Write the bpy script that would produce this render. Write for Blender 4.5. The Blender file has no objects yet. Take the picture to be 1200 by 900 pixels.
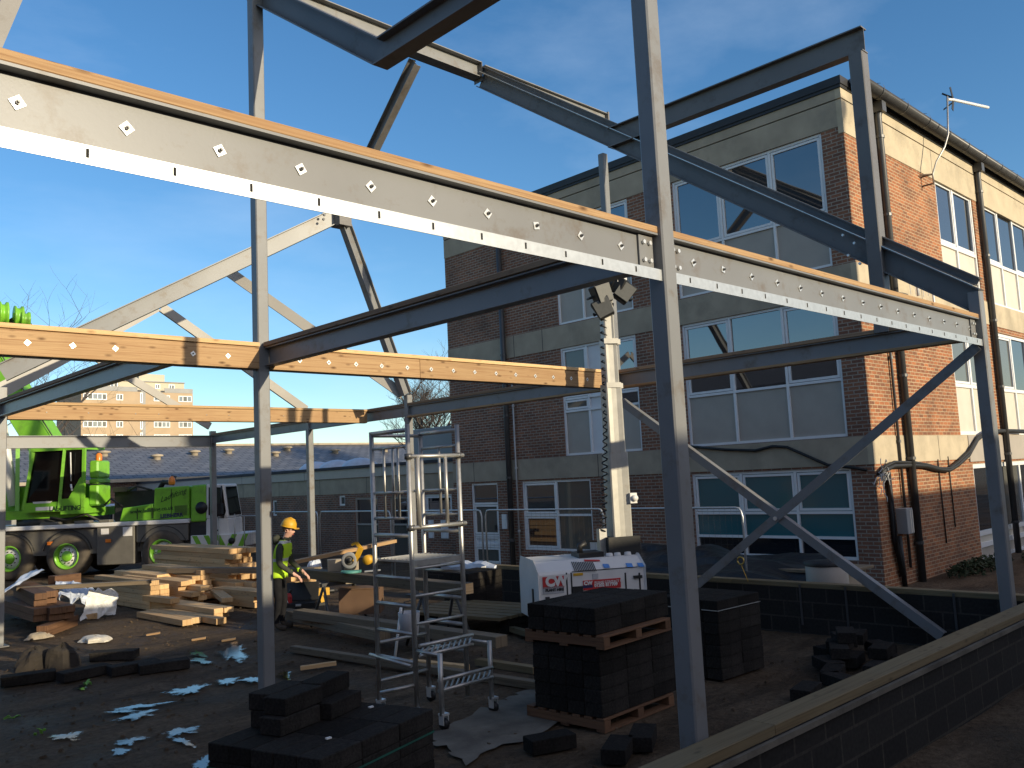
import bpy, bmesh, math, random
from mathutils import Vector, Matrix
random.seed(11)
R = math.radians
scene = bpy.context.scene
COL = scene.collection
V = Vector

# ---------------------------------------------------------------- camera frame
YAW, PIT, ROL, FPX, EYE = R(45.954752), R(6.147728), R(-2.765632), 1016.05, 2.45
_f = V((math.cos(PIT)*math.cos(YAW), math.cos(PIT)*math.sin(YAW), math.sin(PIT)))
_r = V((math.sin(YAW), -math.cos(YAW), 0)); _u = _r.cross(_f)
CR = _r*math.cos(ROL)+_u*math.sin(ROL); CU = -_r*math.sin(ROL)+_u*math.cos(ROL); CF = _f
CAM = V((0, 0, EYE))
def at(px, py, **k):
    """point of the place seen at a photo pixel, on the plane x= / y= / z="""
    d = CF + CR*((px-600)/FPX) - CU*((py-450)/FPX)
    (n, v), = k.items(); i = 'xyz'.index(n)
    return CAM + d*((v-CAM[i])/d[i])

# ---------------------------------------------------------------- mesh builder
class MB:
    def __init__(s): s.v=[]; s.f=[]; s.uv=[]; s.mi=[]; s.sm=[]
    def poly(s, pts, uv=None, mi=0, sm=False, ax=None, off=(0,0)):
        pts=[V(p) for p in pts]; b=len(s.v)
        if uv is None:
            n=(pts[1]-pts[0]).cross(pts[2]-pts[0])
            if n.length<1e-12 and len(pts)>3: n=(pts[2]-pts[1]).cross(pts[3]-pts[1])
            n=n.normalized() if n.length>0 else V((0,0,1))
            if ax:
                a=V(ax).normalized()
                t=n.cross(a)
                if t.length<.5: t=V((0,0,1)).cross(n); a=n.cross(t) if t.length>.1 else V((1,0,0)); t=n.cross(a)
            elif abs(n.z)>.8: a=V((1,0,0)); t=V((0,1,0))
            else: a=V((0,0,1)).cross(n).normalized(); t=V((0,0,1))
            uv=[(p.dot(a)+off[0],p.dot(t)+off[1]) for p in pts]
        s.v+=pts; s.f.append(list(range(b,b+len(pts)))); s.uv.append(uv); s.mi.append(mi); s.sm.append(sm)
        return s
    def hexa(s, c, mi=0, ax=None, off=None):
        if off is None: off=(random.random()*20,random.random()*20) if ax else (0,0)
        for q in ((0,3,2,1),(4,5,6,7),(0,1,5,4),(1,2,6,5),(2,3,7,6),(3,0,4,7)):
            s.poly([c[i] for i in q],mi=mi,ax=ax,off=off)
        return s
    def box(s, a, b, mi=0, ax=None):
        x0,y0,z0=[min(a[i],b[i]) for i in range(3)]; x1,y1,z1=[max(a[i],b[i]) for i in range(3)]
        return s.hexa([V(p) for p in ((x0,y0,z0),(x1,y0,z0),(x1,y1,z0),(x0,y1,z0),(x0,y0,z1),(x1,y0,z1),(x1,y1,z1),(x0,y1,z1))],mi,ax)
    def bar(s, p0, p1, w, h, up=(0,0,1), mi=0, wood=False):
        p0=V(p0); p1=V(p1); d=(p1-p0).normalized(); u=V(up); side=d.cross(u).normalized(); u=side.cross(d)
        a=side*(w/2); b=u*(h/2)
        c=[p0-a-b,p0+a-b,p0+a+b,p0-a+b,p1-a-b,p1+a-b,p1+a+b,p1-a+b]
        c=[c[0],c[4],c[5],c[1],c[3],c[7],c[6],c[2]]
        return s.hexa(c,mi,ax=d if wood else None)
    def ext(s, prof, p0, p1, up=(0,0,1), mi=0, sm=False, capmi=None):
        """extrude a closed 2D profile (side, up) from p0 to p1"""
        p0=V(p0); p1=V(p1); d=(p1-p0).normalized(); u=V(up); side=d.cross(u).normalized(); u=side.cross(d)
        A=[p0+side*x+u*y for x,y in prof]; B=[p1+side*x+u*y for x,y in prof]; n=len(prof)
        for i in range(n):
            j=(i+1)%n; s.poly([A[i],A[j],B[j],B[i]],mi=mi,sm=sm,ax=d)
        s.poly(A[::-1],mi=mi if capmi is None else capmi); s.poly(B,mi=mi if capmi is None else capmi)
        return s
    def tube(s, pts, r, n=8, mi=0, cap=True, sm=True):
        pts=[V(p) for p in pts]; m=len(pts)
        rr=r if isinstance(r,(list,tuple)) else [r]*m
        rings=[]; ref=None
        for i,p in enumerate(pts):
            d=(pts[min(i+1,m-1)]-pts[max(i-1,0)]).normalized()
            if ref is None: ref=V((0,0,1)) if abs(d.z)<.9 else V((1,0,0))
            a=d.cross(ref).normalized(); b=a.cross(d).normalized(); ref=b
            rings.append([p+(a*math.cos(2*math.pi*k/n)+b*math.sin(2*math.pi*k/n))*rr[i] for k in range(n)])
        L=0
        for i in range(m-1):
            l2=L+(pts[i+1]-pts[i]).length
            for k in range(n):
                j=(k+1)%n
                s.poly([rings[i][j],rings[i][k],rings[i+1][k],rings[i+1][j]],uv=[(L,(k+1)/n),(L,k/n),(l2,k/n),(l2,(k+1)/n)],mi=mi,sm=sm)
            L=l2
        if cap: s.poly(rings[0],mi=mi); s.poly(rings[-1][::-1],mi=mi)
        return s
    def lathe(s, prof, c=(0,0,0), ax=(0,0,1), n=20, mi=0, sm=True):
        ax=V(ax).normalized(); a=ax.orthogonal().normalized(); b=ax.cross(a); c=V(c)
        ring=lambda r,z:[c+ax*z+(a*math.cos(2*math.pi*k/n)+b*math.sin(2*math.pi*k/n))*r for k in range(n)]
        rs=[ring(max(r,1e-4),z) for r,z in prof]
        for i in range(len(rs)-1):
            for k in range(n):
                j=(k+1)%n; s.poly([rs[i][k],rs[i][j],rs[i+1][j],rs[i+1][k]],mi=mi,sm=sm)
        return s
    def build(s, name, mat, parent=None, local=False, bevel=0, weld=True):
        me=bpy.data.meshes.new(name)
        vs=s.v
        if parent is not None and not local:
            iv=parent_world(parent).inverted(); vs=[iv@p for p in vs]
        me.from_pydata([tuple(p) for p in vs],[],s.f)
        uvl=me.uv_layers.new(name='UVMap'); i=0
        flat=[c for q in s.uv for t in q for c in t]
        uvl.data.foreach_set('uv',flat)
        me.polygons.foreach_set('material_index',s.mi)
        me.polygons.foreach_set('use_smooth',s.sm)
        for m in (mat if isinstance(mat,(list,tuple)) else [mat]): me.materials.append(m)
        if weld:
            bm=bmesh.new(); bm.from_mesh(me); bmesh.ops.remove_doubles(bm,verts=bm.verts,dist=1e-5)
            bm.to_mesh(me); bm.free()
        me.update()
        o=bpy.data.objects.new(name,me); COL.objects.link(o)
        if parent is not None: o.parent=parent
        if bevel:
            md=o.modifiers.new('edge','BEVEL'); md.width=bevel; md.segments=1; md.limit_method='ANGLE'; md.angle_limit=R(50)
        return o
def parent_world(o):
    m=Matrix.LocRotScale(o.location,o.rotation_euler,None)
    return parent_world(o.parent)@m if o.parent else m
def tag(o,label=None,cat=None,group=None,kind=None):
    if label: o['label']=label
    if cat: o['category']=cat
    if group: o['group']=group
    if kind: o['kind']=kind
    return o
def thing(name,label,cat,loc=(0,0,0),rot=0,group=None):
    o=bpy.data.objects.new(name,None); o.empty_display_size=.2; COL.objects.link(o)
    o.location=loc; o.rotation_euler=(0,0,rot); tag(o,label,cat,group); return o
def dup(o,loc=None,rot=None,label=None,group=None,parent=None):
    c=o.copy(); COL.objects.link(c)
    if parent is not None: c.parent=parent
    if loc is not None: c.location=loc
    if rot is not None: c.rotation_euler=rot if isinstance(rot,(tuple,list)) else (0,0,rot)
    if label: c['label']=label
    if group: c['group']=group
    for ch in list(o.children): dup(ch,parent=c)
    return c
def text_mesh(name,body,size,mat,parent,origin,xdir,ydir,spacing=1.0,bold=0.0,shear=0):
    """flat lettering lying in the plane of xdir / ydir"""
    cu=bpy.data.curves.new(name,'FONT'); cu.body=body; cu.size=size; cu.extrude=.002; cu.offset=bold; cu.space_character=spacing; cu.shear=shear
    cu.resolution_u=3
    t=bpy.data.objects.new(name+'_curve',cu); COL.objects.link(t)
    dg=bpy.context.evaluated_depsgraph_get()
    me=bpy.data.meshes.new_from_object(t.evaluated_get(dg)); bpy.data.objects.remove(t)
    x=V(xdir).normalized(); y=V(ydir).normalized(); z=x.cross(y)
    M=Matrix(((x.x,y.x,z.x,origin[0]),(x.y,y.y,z.y,origin[1]),(x.z,y.z,z.z,origin[2]),(0,0,0,1)))
    me.transform(M); me.materials.clear(); me.materials.append(mat)
    o=bpy.data.objects.new(name,me); COL.objects.link(o); o.parent=parent; return o
SKY_STRENGTH, SUN_STRENGTH, EXPOSURE, SKY_SAT = .14, 3.9, 0.40, 1.17
# ---------------------------------------------------------------- materials
def nt(name):
    m=bpy.data.materials.new(name); m.use_nodes=True; t=m.node_tree
    b=t.nodes['Principled BSDF']; return m,t,b
def nd(t,kind,**k):
    n=t.nodes.new(kind)
    for a,v in k.items():
        if a.startswith('i_'): n.inputs[a[2:].replace('_',' ')].default_value=v
        else: setattr(n,a,v)
    return n
def mixc(t,fac,a,b,mode='MIX'):
    n=t.nodes.new('ShaderNodeMix'); n.data_type='RGBA'; n.blend_type=mode
    for s,v in ((0,fac),(6,a),(7,b)):
        if hasattr(v,'links') or hasattr(v,'is_linked'): t.links.new(v,n.inputs[s])
        elif s==0: n.inputs[0].default_value=v
        else: n.inputs[s].default_value=(*v[:3],1)
    return n.outputs[2]
def ramp(t,src,stops):
    n=t.nodes.new('ShaderNodeValToRGB'); t.links.new(src,n.inputs[0]); e=n.color_ramp.elements
    while len(e)<len(stops): e.new(.5)
    for el,(p,c) in zip(e,stops): el.position=p; el.color=(*c,1) if isinstance(c,(tuple,list)) else (c,c,c,1)
    return n.outputs[0]
def bump(t,b,src,strength=.3,dist=.01):
    n=t.nodes.new('ShaderNodeBump'); n.inputs['Strength'].default_value=strength; n.inputs['Distance'].default_value=dist
    t.links.new(src,n.inputs['Height']); t.links.new(n.outputs[0],b.inputs['Normal'])
def scl(c,k): return tuple(min(1,x*k) for x in c)
def pm(name,col,rough=.6,metal=0,var=.18,scale=3,bmp=0,bscale=60,rnd=0,spec=.5,dirt=None,dscale=1.5,dlo=.55,dhi=.75,coord='Object'):
    m,t,b=nt(name)
    tc=nd(t,'ShaderNodeTexCoord').outputs[coord]
    no=nd(t,'ShaderNodeTexNoise'); no.inputs['Scale'].default_value=scale; no.inputs['Detail'].default_value=6
    t.links.new(tc,no.inputs['Vector'])
    c=ramp(t,no.outputs[0],[(.3,scl(col,1-var)),(.7,scl(col,1+var))])
    if dirt:
        n2=nd(t,'ShaderNodeTexNoise'); n2.inputs['Scale'].default_value=dscale; n2.inputs['Detail'].default_value=8; n2.inputs['Roughness'].default_value=.7
        t.links.new(tc,n2.inputs['Vector'])
        c=mixc(t,ramp(t,n2.outputs[0],[(dlo,0.),(dhi,1.)]),c,dirt)
    if rnd:
        oi=nd(t,'ShaderNodeObjectInfo')
        mr=nd(t,'ShaderNodeMapRange'); mr.inputs[3].default_value=1-rnd; mr.inputs[4].default_value=1+rnd
        t.links.new(oi.outputs['Random'],mr.inputs[0])
        hs=nd(t,'ShaderNodeHueSaturation'); t.links.new(mr.outputs[0],hs.inputs['Value']); t.links.new(c,hs.inputs['Color']); c=hs.outputs[0]
    t.links.new(c,b.inputs['Base Color'])
    b.inputs['Roughness'].default_value=rough; b.inputs['Metallic'].default_value=metal; b.inputs['Specular IOR Level'].default_value=spec
    if bmp:
        n3=nd(t,'ShaderNodeTexNoise'); n3.inputs['Scale'].default_value=bscale; n3.inputs['Detail'].default_value=5
        t.links.new(tc,n3.inputs['Vector']); bump(t,b,n3.outputs[0],bmp,.01)
    return m
def wood(name,light,dark,knots=.8,rnd=.15,rough=.75,grey=None):
    m,t,b=nt(name)
    uv=nd(t,'ShaderNodeTexCoord').outputs['UV']
    oi=nd(t,'ShaderNodeObjectInfo')
    ad=nd(t,'ShaderNodeVectorMath',operation='ADD'); t.links.new(uv,ad.inputs[0])
    sc=nd(t,'ShaderNodeVectorMath',operation='SCALE'); sc.inputs['Scale'].default_value=37.
    cx=nd(t,'ShaderNodeCombineXYZ'); t.links.new(oi.outputs['Random'],cx.inputs[0]); t.links.new(oi.outputs['Random'],cx.inputs[1])
    t.links.new(cx.outputs[0],sc.inputs[0]); t.links.new(sc.outputs[0],ad.inputs[1])
    mp=nd(t,'ShaderNodeMapping'); mp.inputs['Scale'].default_value=(.55,38,1); t.links.new(ad.outputs[0],mp.inputs[0])
    n1=nd(t,'ShaderNodeTexNoise'); n1.inputs['Scale'].default_value=1.6; n1.inputs['Detail'].default_value=6; n1.inputs['Distortion'].default_value=1.3
    t.links.new(mp.outputs[0],n1.inputs['Vector'])
    c=ramp(t,n1.outputs[0],[(.28,dark),(.5,scl(light,.88)),(.72,light)])
    n2=nd(t,'ShaderNodeTexNoise'); n2.inputs['Scale'].default_value=1.3; n2.inputs['Detail'].default_value=3; t.links.new(ad.outputs[0],n2.inputs['Vector'])
    c=mixc(t,ramp(t,n2.outputs[0],[(.42,0.),(.75,.55)]),c,grey or scl(dark,1.15))
    mk=nd(t,'ShaderNodeMapping'); mk.inputs['Scale'].default_value=(4.2,11,1); t.links.new(ad.outputs[0],mk.inputs[0])
    vo=nd(t,'ShaderNodeTexVoronoi'); vo.inputs['Scale'].default_value=1.; vo.inputs['Randomness'].default_value=1; t.links.new(mk.outputs[0],vo.inputs['Vector'])
    k=ramp(t,vo.outputs['Distance'],[(.05,knots),(.13,knots*.6),(.24,0.)])
    c=mixc(t,k,c,scl(dark,.45))
    mr=nd(t,'ShaderNodeMapRange'); mr.inputs[3].default_value=1-rnd; mr.inputs[4].default_value=1+rnd; t.links.new(oi.outputs['Random'],mr.inputs[0])
    hs=nd(t,'ShaderNodeHueSaturation'); t.links.new(mr.outputs[0],hs.inputs['Value']); t.links.new(c,hs.inputs['Color'])
    t.links.new(hs.outputs[0],b.inputs['Base Color']); b.inputs['Roughness'].default_value=rough; b.inputs['Specular IOR Level'].default_value=.25
    bump(t,b,n1.outputs[0],.25,.004)
    return m
def bricks(name,c1,c2,mortar,bw=.225,rh=.075,ms=.011,dirt=(.05,.04,.035),bmp=.5,rowoff=.5,var=1.):
    m,t,b=nt(name)
    uv=nd(t,'ShaderNodeTexCoord').outputs['UV']
    br=nd(t,'ShaderNodeTexBrick'); br.offset=rowoff
    for k,v in (('Scale',1.),('Mortar Size',ms),('Mortar Smooth',.15),('Bias',0.),('Brick Width',bw),('Row Height',rh)): br.inputs[k].default_value=v
    br.inputs['Color1'].default_value=(*c1,1); br.inputs['Color2'].default_value=(*c2,1); br.inputs['Mortar'].default_value=(*mortar,1)
    t.links.new(uv,br.inputs['Vector'])
    n=nd(t,'ShaderNodeTexNoise'); n.inputs['Scale'].default_value=.9; n.inputs['Detail'].default_value=8; n.inputs['Roughness'].default_value=.65; t.links.new(uv,n.inputs['Vector'])
    c=mixc(t,ramp(t,n.outputs[0],[(.45,0.),(.8,.6*var)]),br.outputs['Color'],dirt)
    n2=nd(t,'ShaderNodeTexNoise'); n2.inputs['Scale'].default_value=30; n2.inputs['Detail'].default_value=4; t.links.new(uv,n2.inputs['Vector'])
    c=mixc(t,.35*var,c,ramp(t,n2.outputs[0],[(.3,.3),(.7,.75)]),'OVERLAY')
    t.links.new(c,b.inputs['Base Color']); b.inputs['Roughness'].default_value=.9; b.inputs['Specular IOR Level'].default_value=.2
    bump(t,b,br.outputs['Fac'],-bmp,.008)
    return m
def glassy(name,col,rough=.03,ior=1.9,var=.1):
    m,t,b=nt(name); b.inputs['Base Color'].default_value=(*col,1); b.inputs['Roughness'].default_value=rough; b.inputs['IOR'].default_value=ior
    tc=nd(t,'ShaderNodeTexCoord').outputs['Object']; n=nd(t,'ShaderNodeTexNoise'); n.inputs['Scale'].default_value=.7; t.links.new(tc,n.inputs['Vector']); bump(t,b,n.outputs[0],.03,.05)
    return m
M={}
RUT=-17
M['steel']=pm('grey primed steel',(.20,.202,.20),.42,0,.10,1.3,.03,90,dirt=(.145,.115,.085),dscale=3.2,dlo=.54,dhi=.72,coord='Object')
M['steelshaded']=pm('shade-darkened primed steel',(.15,.142,.135),.45,0,.10,1.3,.03,90,dirt=(.10,.085,.07),dscale=3.2,dlo=.54,dhi=.72)  # same primed steel, darkened for members lying in shade
M['galv']=pm('galvanised strip',(.55,.57,.57),.42,.7,.08,25,.02,50)
M['zinc']=pm('zinc plated washer',(.75,.75,.72),.35,.6,.05,20)
M['bolt']=pm('dark bolt steel',(.12,.12,.12),.4,.6,.1,20)
M['slot']=pm('slot shadow steel',(.015,.015,.015),.9)
M['alu']=pm('worn aluminium tube',(.47,.455,.42),.42,.7,.12,14,.02,80,dirt=(.25,.2,.16),dscale=6,dlo=.6,dhi=.8)
M['pine']=wood('fresh pine',(.44,.285,.145),(.26,.14,.065),knots=1.)
M['plateold']=wood('weathered plate',(.34,.225,.135),(.2,.125,.075))
M['steelsunlit']=pm('sunlit primed steel',(.33,.31,.275),.45,0,.08,1.3)  # same primed steel, lightened for the sunlit jack rafters
M['pine2']=wood('planed pine board',(.70,.47,.24),(.50,.29,.12),knots=.6,rnd=.25)
M['treated']=wood('treated yellow timber',(.20,.15,.08),(.10,.073,.037),knots=.6,grey=(.2,.17,.1))
M['oldwood']=wood('weathered board',(.22,.17,.11),(.10,.075,.05),knots=.5,rnd=.3,grey=(.12,.11,.09))
M['palletwood']=wood('pallet wood',(.18,.095,.05),(.085,.045,.027),knots=.5,rnd=.2)
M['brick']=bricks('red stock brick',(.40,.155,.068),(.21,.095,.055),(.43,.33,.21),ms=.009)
M['brickdark']=bricks('brown brick',(.30,.13,.075),(.17,.085,.06),(.33,.28,.22))  # on the brick block, a darker copy of its brick for the shaded face
M['blockwall']=bricks('concrete block wall',(.026,.0245,.022),(.017,.016,.015),(.05,.044,.037),.45,.225,.012,dirt=(.022,.02,.018),bmp=.8,var=1.5)
M['block']=pm('dense concrete block',(.023,.0205,.018),.95,0,.4,45,1.,120,rnd=.3,spec=.1,dirt=(.042,.037,.032),dscale=5,dlo=.52,dhi=.7)
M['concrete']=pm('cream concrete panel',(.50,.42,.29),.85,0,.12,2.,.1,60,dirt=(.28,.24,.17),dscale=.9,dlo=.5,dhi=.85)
M['concgrey']=pm('grey and shaded concrete panel',(.39,.325,.235),.85,0,.12,2.,.1,60,dirt=(.2,.18,.14),dscale=.9,dlo=.5,dhi=.85)  # on the brick block, a greyer copy of the cream bands for the shaded face
M['upvc']=pm('white window plastic',(.78,.78,.77),.35,0,.03,4)
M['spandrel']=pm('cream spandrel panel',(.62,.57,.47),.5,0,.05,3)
M['spandrelgrey']=pm('grey and shaded spandrel panel',(.40,.355,.30),.5,0,.05,3)  # also the cream spandrel's copy, toned down for the shaded face
M['boarded']=pm('white ribbed panel',(.70,.70,.70),.5,0,.04,3)
M['glass']=glassy('window glass',(.014,.018,.024),.02,2.7)
M['glassteal']=glassy('glass over teal blind',(.03,.13,.15),.12,1.6)
M['glassblind']=glassy('glass over pale blind',(.11,.11,.095),.05,1.6)
M['glasscab']=glassy('tinted cab glass',(.005,.006,.006),.04,1.4)
M['fascia']=pm('black fascia',(.018,.018,.02),.55,0,.2,5)
M['gutter']=pm('dark grey gutter',(.07,.07,.07),.4,0,.15,4)
M['pipe']=pm('dark grey downpipe',(.055,.055,.055),.4,0,.15,4)
M['conduit']=pm('pale conduit',(.5,.5,.48),.5)
M['cable']=pm('black cable',(.012,.012,.012),.6)
M['roofing']=pm('dark roof felt',(.05,.05,.055),.9,0,.2,2)
M['whitepaint']=pm('white painted steel',(.72,.70,.66),.4,0,.05,3,dirt=(.4,.36,.3),dscale=1.5,dlo=.6,dhi=.85)
M['cranegreen']=pm('lime green crane paint',(.19,.47,.035),.35,0,.07,2,dirt=(.10,.16,.04),dscale=2.2,dlo=.5,dhi=.8)
M['craneblack']=pm('black chassis',(.022,.022,.02),.6,0,.3,3,dirt=(.09,.075,.055),dscale=1.3,dlo=.5,dhi=.8)
M['chassisgrey']=pm('dusty grey chassis panel',(.13,.12,.10),.6,0,.15,3)
M['tyre']=pm('dusty tyre rubber',(.085,.07,.052),.9,0,.25,5,.2,60)
M['amber']=pm('amber lens',(.8,.22,.03),.3)
M['red']=pm('red sign',(.50,.03,.03),.45,0,.05,6)
M['signgrey']=pm('grey sign strip',(.42,.42,.43),.5)
M['blue']=pm('blue sticker',(.08,.25,.6),.5)
M['yellow']=pm('yellow plastic',(.62,.34,.02),.5,0,.06,6)
M['navy']=pm('navy lettering',(.02,.02,.08),.5)
M['darktext']=pm('dark green lettering',(.02,.06,.015),.5)
M['black']=pm('black plastic',(.015,.015,.015),.5,0,.2,8)
M['white']=pm('white sheet',(.78,.77,.72),.55,0,.06,3,.25,6)
M['bluewhite']=pm('pale plastic sheeting',(.55,.60,.68),.45,0,.12,4,.35,9)
M['tarp']=pm('black polythene',(.012,.012,.013),.35,0,.3,3,.5,5)
M['mud']=None
M['soil']=pm('dark soil',(.03,.024,.018),.95,0,.3,6,.6,30)
M['mastgrey']=pm('dull galvanised mast',(.40,.385,.34),.5,.2,.1,6,.02,40,dirt=(.25,.2,.13),dscale=3,dlo=.6,dhi=.8)
M['slab']=pm('muddy concrete slab',(.13,.115,.09),.9,0,.25,2.5,.3,40,dirt=(.05,.04,.03),dscale=1.2,dlo=.45,dhi=.7)
def _pud():
    m,t,b=nt('puddle water'); b.inputs['Base Color'].default_value=(.02,.016,.011,1); b.inputs['Roughness'].default_value=.07; b.inputs['IOR'].default_value=1.6
    tc=nd(t,'ShaderNodeTexCoord'); sp=nd(t,'ShaderNodeSeparateXYZ'); t.links.new(tc.outputs['UV'],sp.inputs[0])
    n=nd(t,'ShaderNodeTexNoise'); n.inputs['Scale'].default_value=9; n.inputs['Detail'].default_value=7; n.inputs['Roughness'].default_value=.7; t.links.new(tc.outputs['Object'],n.inputs['Vector'])
    a=nd(t,'ShaderNodeMath',operation='MULTIPLY_ADD'); t.links.new(n.outputs[0],a.inputs[0]); a.inputs[1].default_value=-1.9; 
    s=nd(t,'ShaderNodeMath',operation='SUBTRACT'); s.inputs[0].default_value=1.78; t.links.new(sp.outputs[0],s.inputs[1]); t.links.new(s.outputs[0],a.inputs[2])
    t.links.new(ramp(t,a.outputs[0],[(.06,0.),(.34,1.)]),b.inputs['Alpha']); return m
M['puddle']=_pud()
M['skin']=pm('skin',(.60,.34,.25),.5,0,.06,8)
M['hoodie']=pm('dark olive hoodie',(.055,.058,.045),.9,0,.15,20,.2,80,spec=.12)
M['trousers']=pm('black trousers',(.015,.015,.017),.9,0,.2,15,spec=.08)
M['boots']=pm('dusty work boots',(.06,.045,.03),.8,0,.2,15)
M['cardboard']=pm('brown board box',(.14,.08,.045),.8,0,.15,4)
M['teal']=pm('teal saw base',(.08,.25,.22),.5)
M['bark']=pm('winter bark',(.085,.07,.06),.9,0,.25,6)
M['leaf']=pm('ground plants',(.03,.045,.015),.8,0,.4,3,rnd=.3)
M['render']=pm('tan tower render',(.42,.315,.205),.85,0,.08,.4)
M['towercream']=pm('cream tower cladding',(.5,.45,.34),.8,0,.05,.4)
M['towergrey']=pm('grey tower balcony panel',(.30,.30,.29),.7,0,.1,.5)
M['rust']=pm('brown rusty plate',(.13,.08,.05),.7,0,.2,8)
M['brass']=pm('brass ring',(.6,.4,.1),.35,.7)
M['greenbit']=pm('bright green tape',(.16,.36,.05),.5)
M['strap']=pm('green pallet strap',(.01,.10,.07),.5)
M['lamplens']=pm('floodlight lens',(.10,.10,.09),.6,0,.1,20)
# hi-vis vest: lime with grey bands
def _vest():
    m,t,b=nt('lime vest'); tc=nd(t,'ShaderNodeTexCoord').outputs['Object']
    sp=nd(t,'ShaderNodeSeparateXYZ'); t.links.new(tc,sp.inputs[0])
    mr=nd(t,'ShaderNodeMapRange'); mr.inputs[1].default_value=.9; mr.inputs[2].default_value=1.6; t.links.new(sp.outputs[2],mr.inputs[0])
    z=lambda h:(h-.9)/.7
    r=nd(t,'ShaderNodeValToRGB'); r.color_ramp.interpolation='CONSTANT'; t.links.new(mr.outputs[0],r.inputs[0]); e=r.color_ramp.elements
    L=(.52,.80,.03,1); G=(.6,.6,.58,1)
    e[0].position=0; e[0].color=L; e[1].position=z(1.13); e[1].color=G
    for p,c in ((1.18,L),(1.42,G),(1.47,L)): q=e.new(z(p)); q.color=c
    t.links.new(r.outputs[0],b.inputs['Base Color']); b.inputs['Roughness'].default_value=.8
    return m
M['vest']=_vest()
# slate roof: rows of tiles
def _slate():
    m,t,b=nt('slate tiles'); uv=nd(t,'ShaderNodeTexCoord').outputs['UV']
    br=nd(t,'ShaderNodeTexBrick')
    for k,v in (('Scale',1.),('Mortar Size',.03),('Brick Width',.6),('Row Height',.4)): br.inputs[k].default_value=v
    br.inputs['Color1'].default_value=(.17,.175,.19,1); br.inputs['Color2'].default_value=(.11,.115,.13,1); br.inputs['Mortar'].default_value=(.025,.025,.03,1)
    t.links.new(uv,br.inputs['Vector']); t.links.new(br.outputs[0],b.inputs['Base Color']); b.inputs['Roughness'].default_value=.5
    bump(t,b,br.outputs['Fac'],-.8,.05); return m
M['slate']=_slate()
def _mud():
    m,t,b=nt('wet dark mud'); tc=nd(t,'ShaderNodeTexCoord').outputs['Object']
    n=nd(t,'ShaderNodeTexNoise'); n.inputs['Scale'].default_value=.55; n.inputs['Detail'].default_value=9; n.inputs['Roughness'].default_value=.62; t.links.new(tc,n.inputs['Vector'])
    c=ramp(t,n.outputs[0],[(.3,(.08,.056,.036)),(.5,(.15,.105,.066)),(.7,(.23,.165,.108))])
    n2=nd(t,'ShaderNodeTexNoise'); n2.inputs['Scale'].default_value=14; n2.inputs['Detail'].default_value=8; n2.inputs['Roughness'].default_value=.75; t.links.new(tc,n2.inputs['Vector'])
    c=mixc(t,.5,c,ramp(t,n2.outputs[0],[(.35,.12),(.65,.9)]),'OVERLAY'); t.links.new(c,b.inputs['Base Color'])
    vo=nd(t,'ShaderNodeTexVoronoi'); vo.inputs['Scale'].default_value=42; t.links.new(tc,vo.inputs['Vector'])
    n4=nd(t,'ShaderNodeTexNoise'); n4.inputs['Scale'].default_value=3.; n4.inputs['Detail'].default_value=5; t.links.new(tc,n4.inputs['Vector'])
    mu=nd(t,'ShaderNodeMath',operation='MULTIPLY'); t.links.new(ramp(t,vo.outputs['Distance'],[(.10,1.),(.26,0.)]),mu.inputs[0]); t.links.new(ramp(t,n4.outputs[0],[(.42,0.),(.62,.85)]),mu.inputs[1])
    c=mixc(t,mu.outputs[0],c,(.27,.215,.155))
    ms=nd(t,'ShaderNodeMapping'); ms.inputs['Rotation'].default_value=(0,0,R(RUT)); ms.inputs['Scale'].default_value=(.22,.8,1); t.links.new(tc,ms.inputs[0])
    n5=nd(t,'ShaderNodeTexNoise'); n5.inputs['Scale'].default_value=1.6; n5.inputs['Detail'].default_value=6; n5.inputs['Roughness'].default_value=.72; n5.inputs['Distortion'].default_value=.8; t.links.new(ms.outputs[0],n5.inputs['Vector'])
    c=mixc(t,ramp(t,n5.outputs[0],[(.45,0.),(.66,.8)]),c,(.055,.04,.027)); t.links.new(c,b.inputs['Base Color'])
    t.links.new(ramp(t,n.outputs[0],[(.35,.5),(.55,.9)]),b.inputs['Roughness']); b.inputs['Specular IOR Level'].default_value=.12
    # tyre ruts running along the y axis mixed into the clods
    mp=nd(t,'ShaderNodeMapping'); mp.inputs['Rotation'].default_value=(0,0,R(RUT)); mp.inputs['Scale'].default_value=(.15,1.1,1); t.links.new(tc,mp.inputs[0])
    n3=nd(t,'ShaderNodeTexNoise'); n3.inputs['Scale'].default_value=1.5; n3.inputs['Detail'].default_value=3; t.links.new(mp.outputs[0],n3.inputs['Vector'])
    a=nd(t,'ShaderNodeMath',operation='MULTIPLY_ADD'); t.links.new(n3.outputs[0],a.inputs[0]); a.inputs[1].default_value=1.4; t.links.new(n2.outputs[0],a.inputs[2])
    bump(t,b,a.outputs[0],1.,.11); return m
M['mud']=_mud()
# ---------------------------------------------------------------- world, sun, camera
SUN_AZ, SUN_EL = 9.6, 14.2         # degrees from -y towards +x ; elevation
sdir=V((math.sin(R(SUN_AZ))*math.cos(R(SUN_EL)),-math.cos(R(SUN_AZ))*math.cos(R(SUN_EL)),math.sin(R(SUN_EL))))
w=bpy.data.worlds.new('World'); scene.world=w; w.use_nodes=True; wt=w.node_tree
sky=wt.nodes.new('ShaderNodeTexSky'); sky.sky_type='NISHITA'; sky.sun_disc=False
sky.sun_elevation=R(SUN_EL); sky.sun_rotation=R(180-SUN_AZ); sky.altitude=50; sky.air_density=1.0; sky.dust_density=.15; sky.ozone_density=3.0
bg=wt.nodes['Background']; bg.inputs[1].default_value=SKY_STRENGTH
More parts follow.
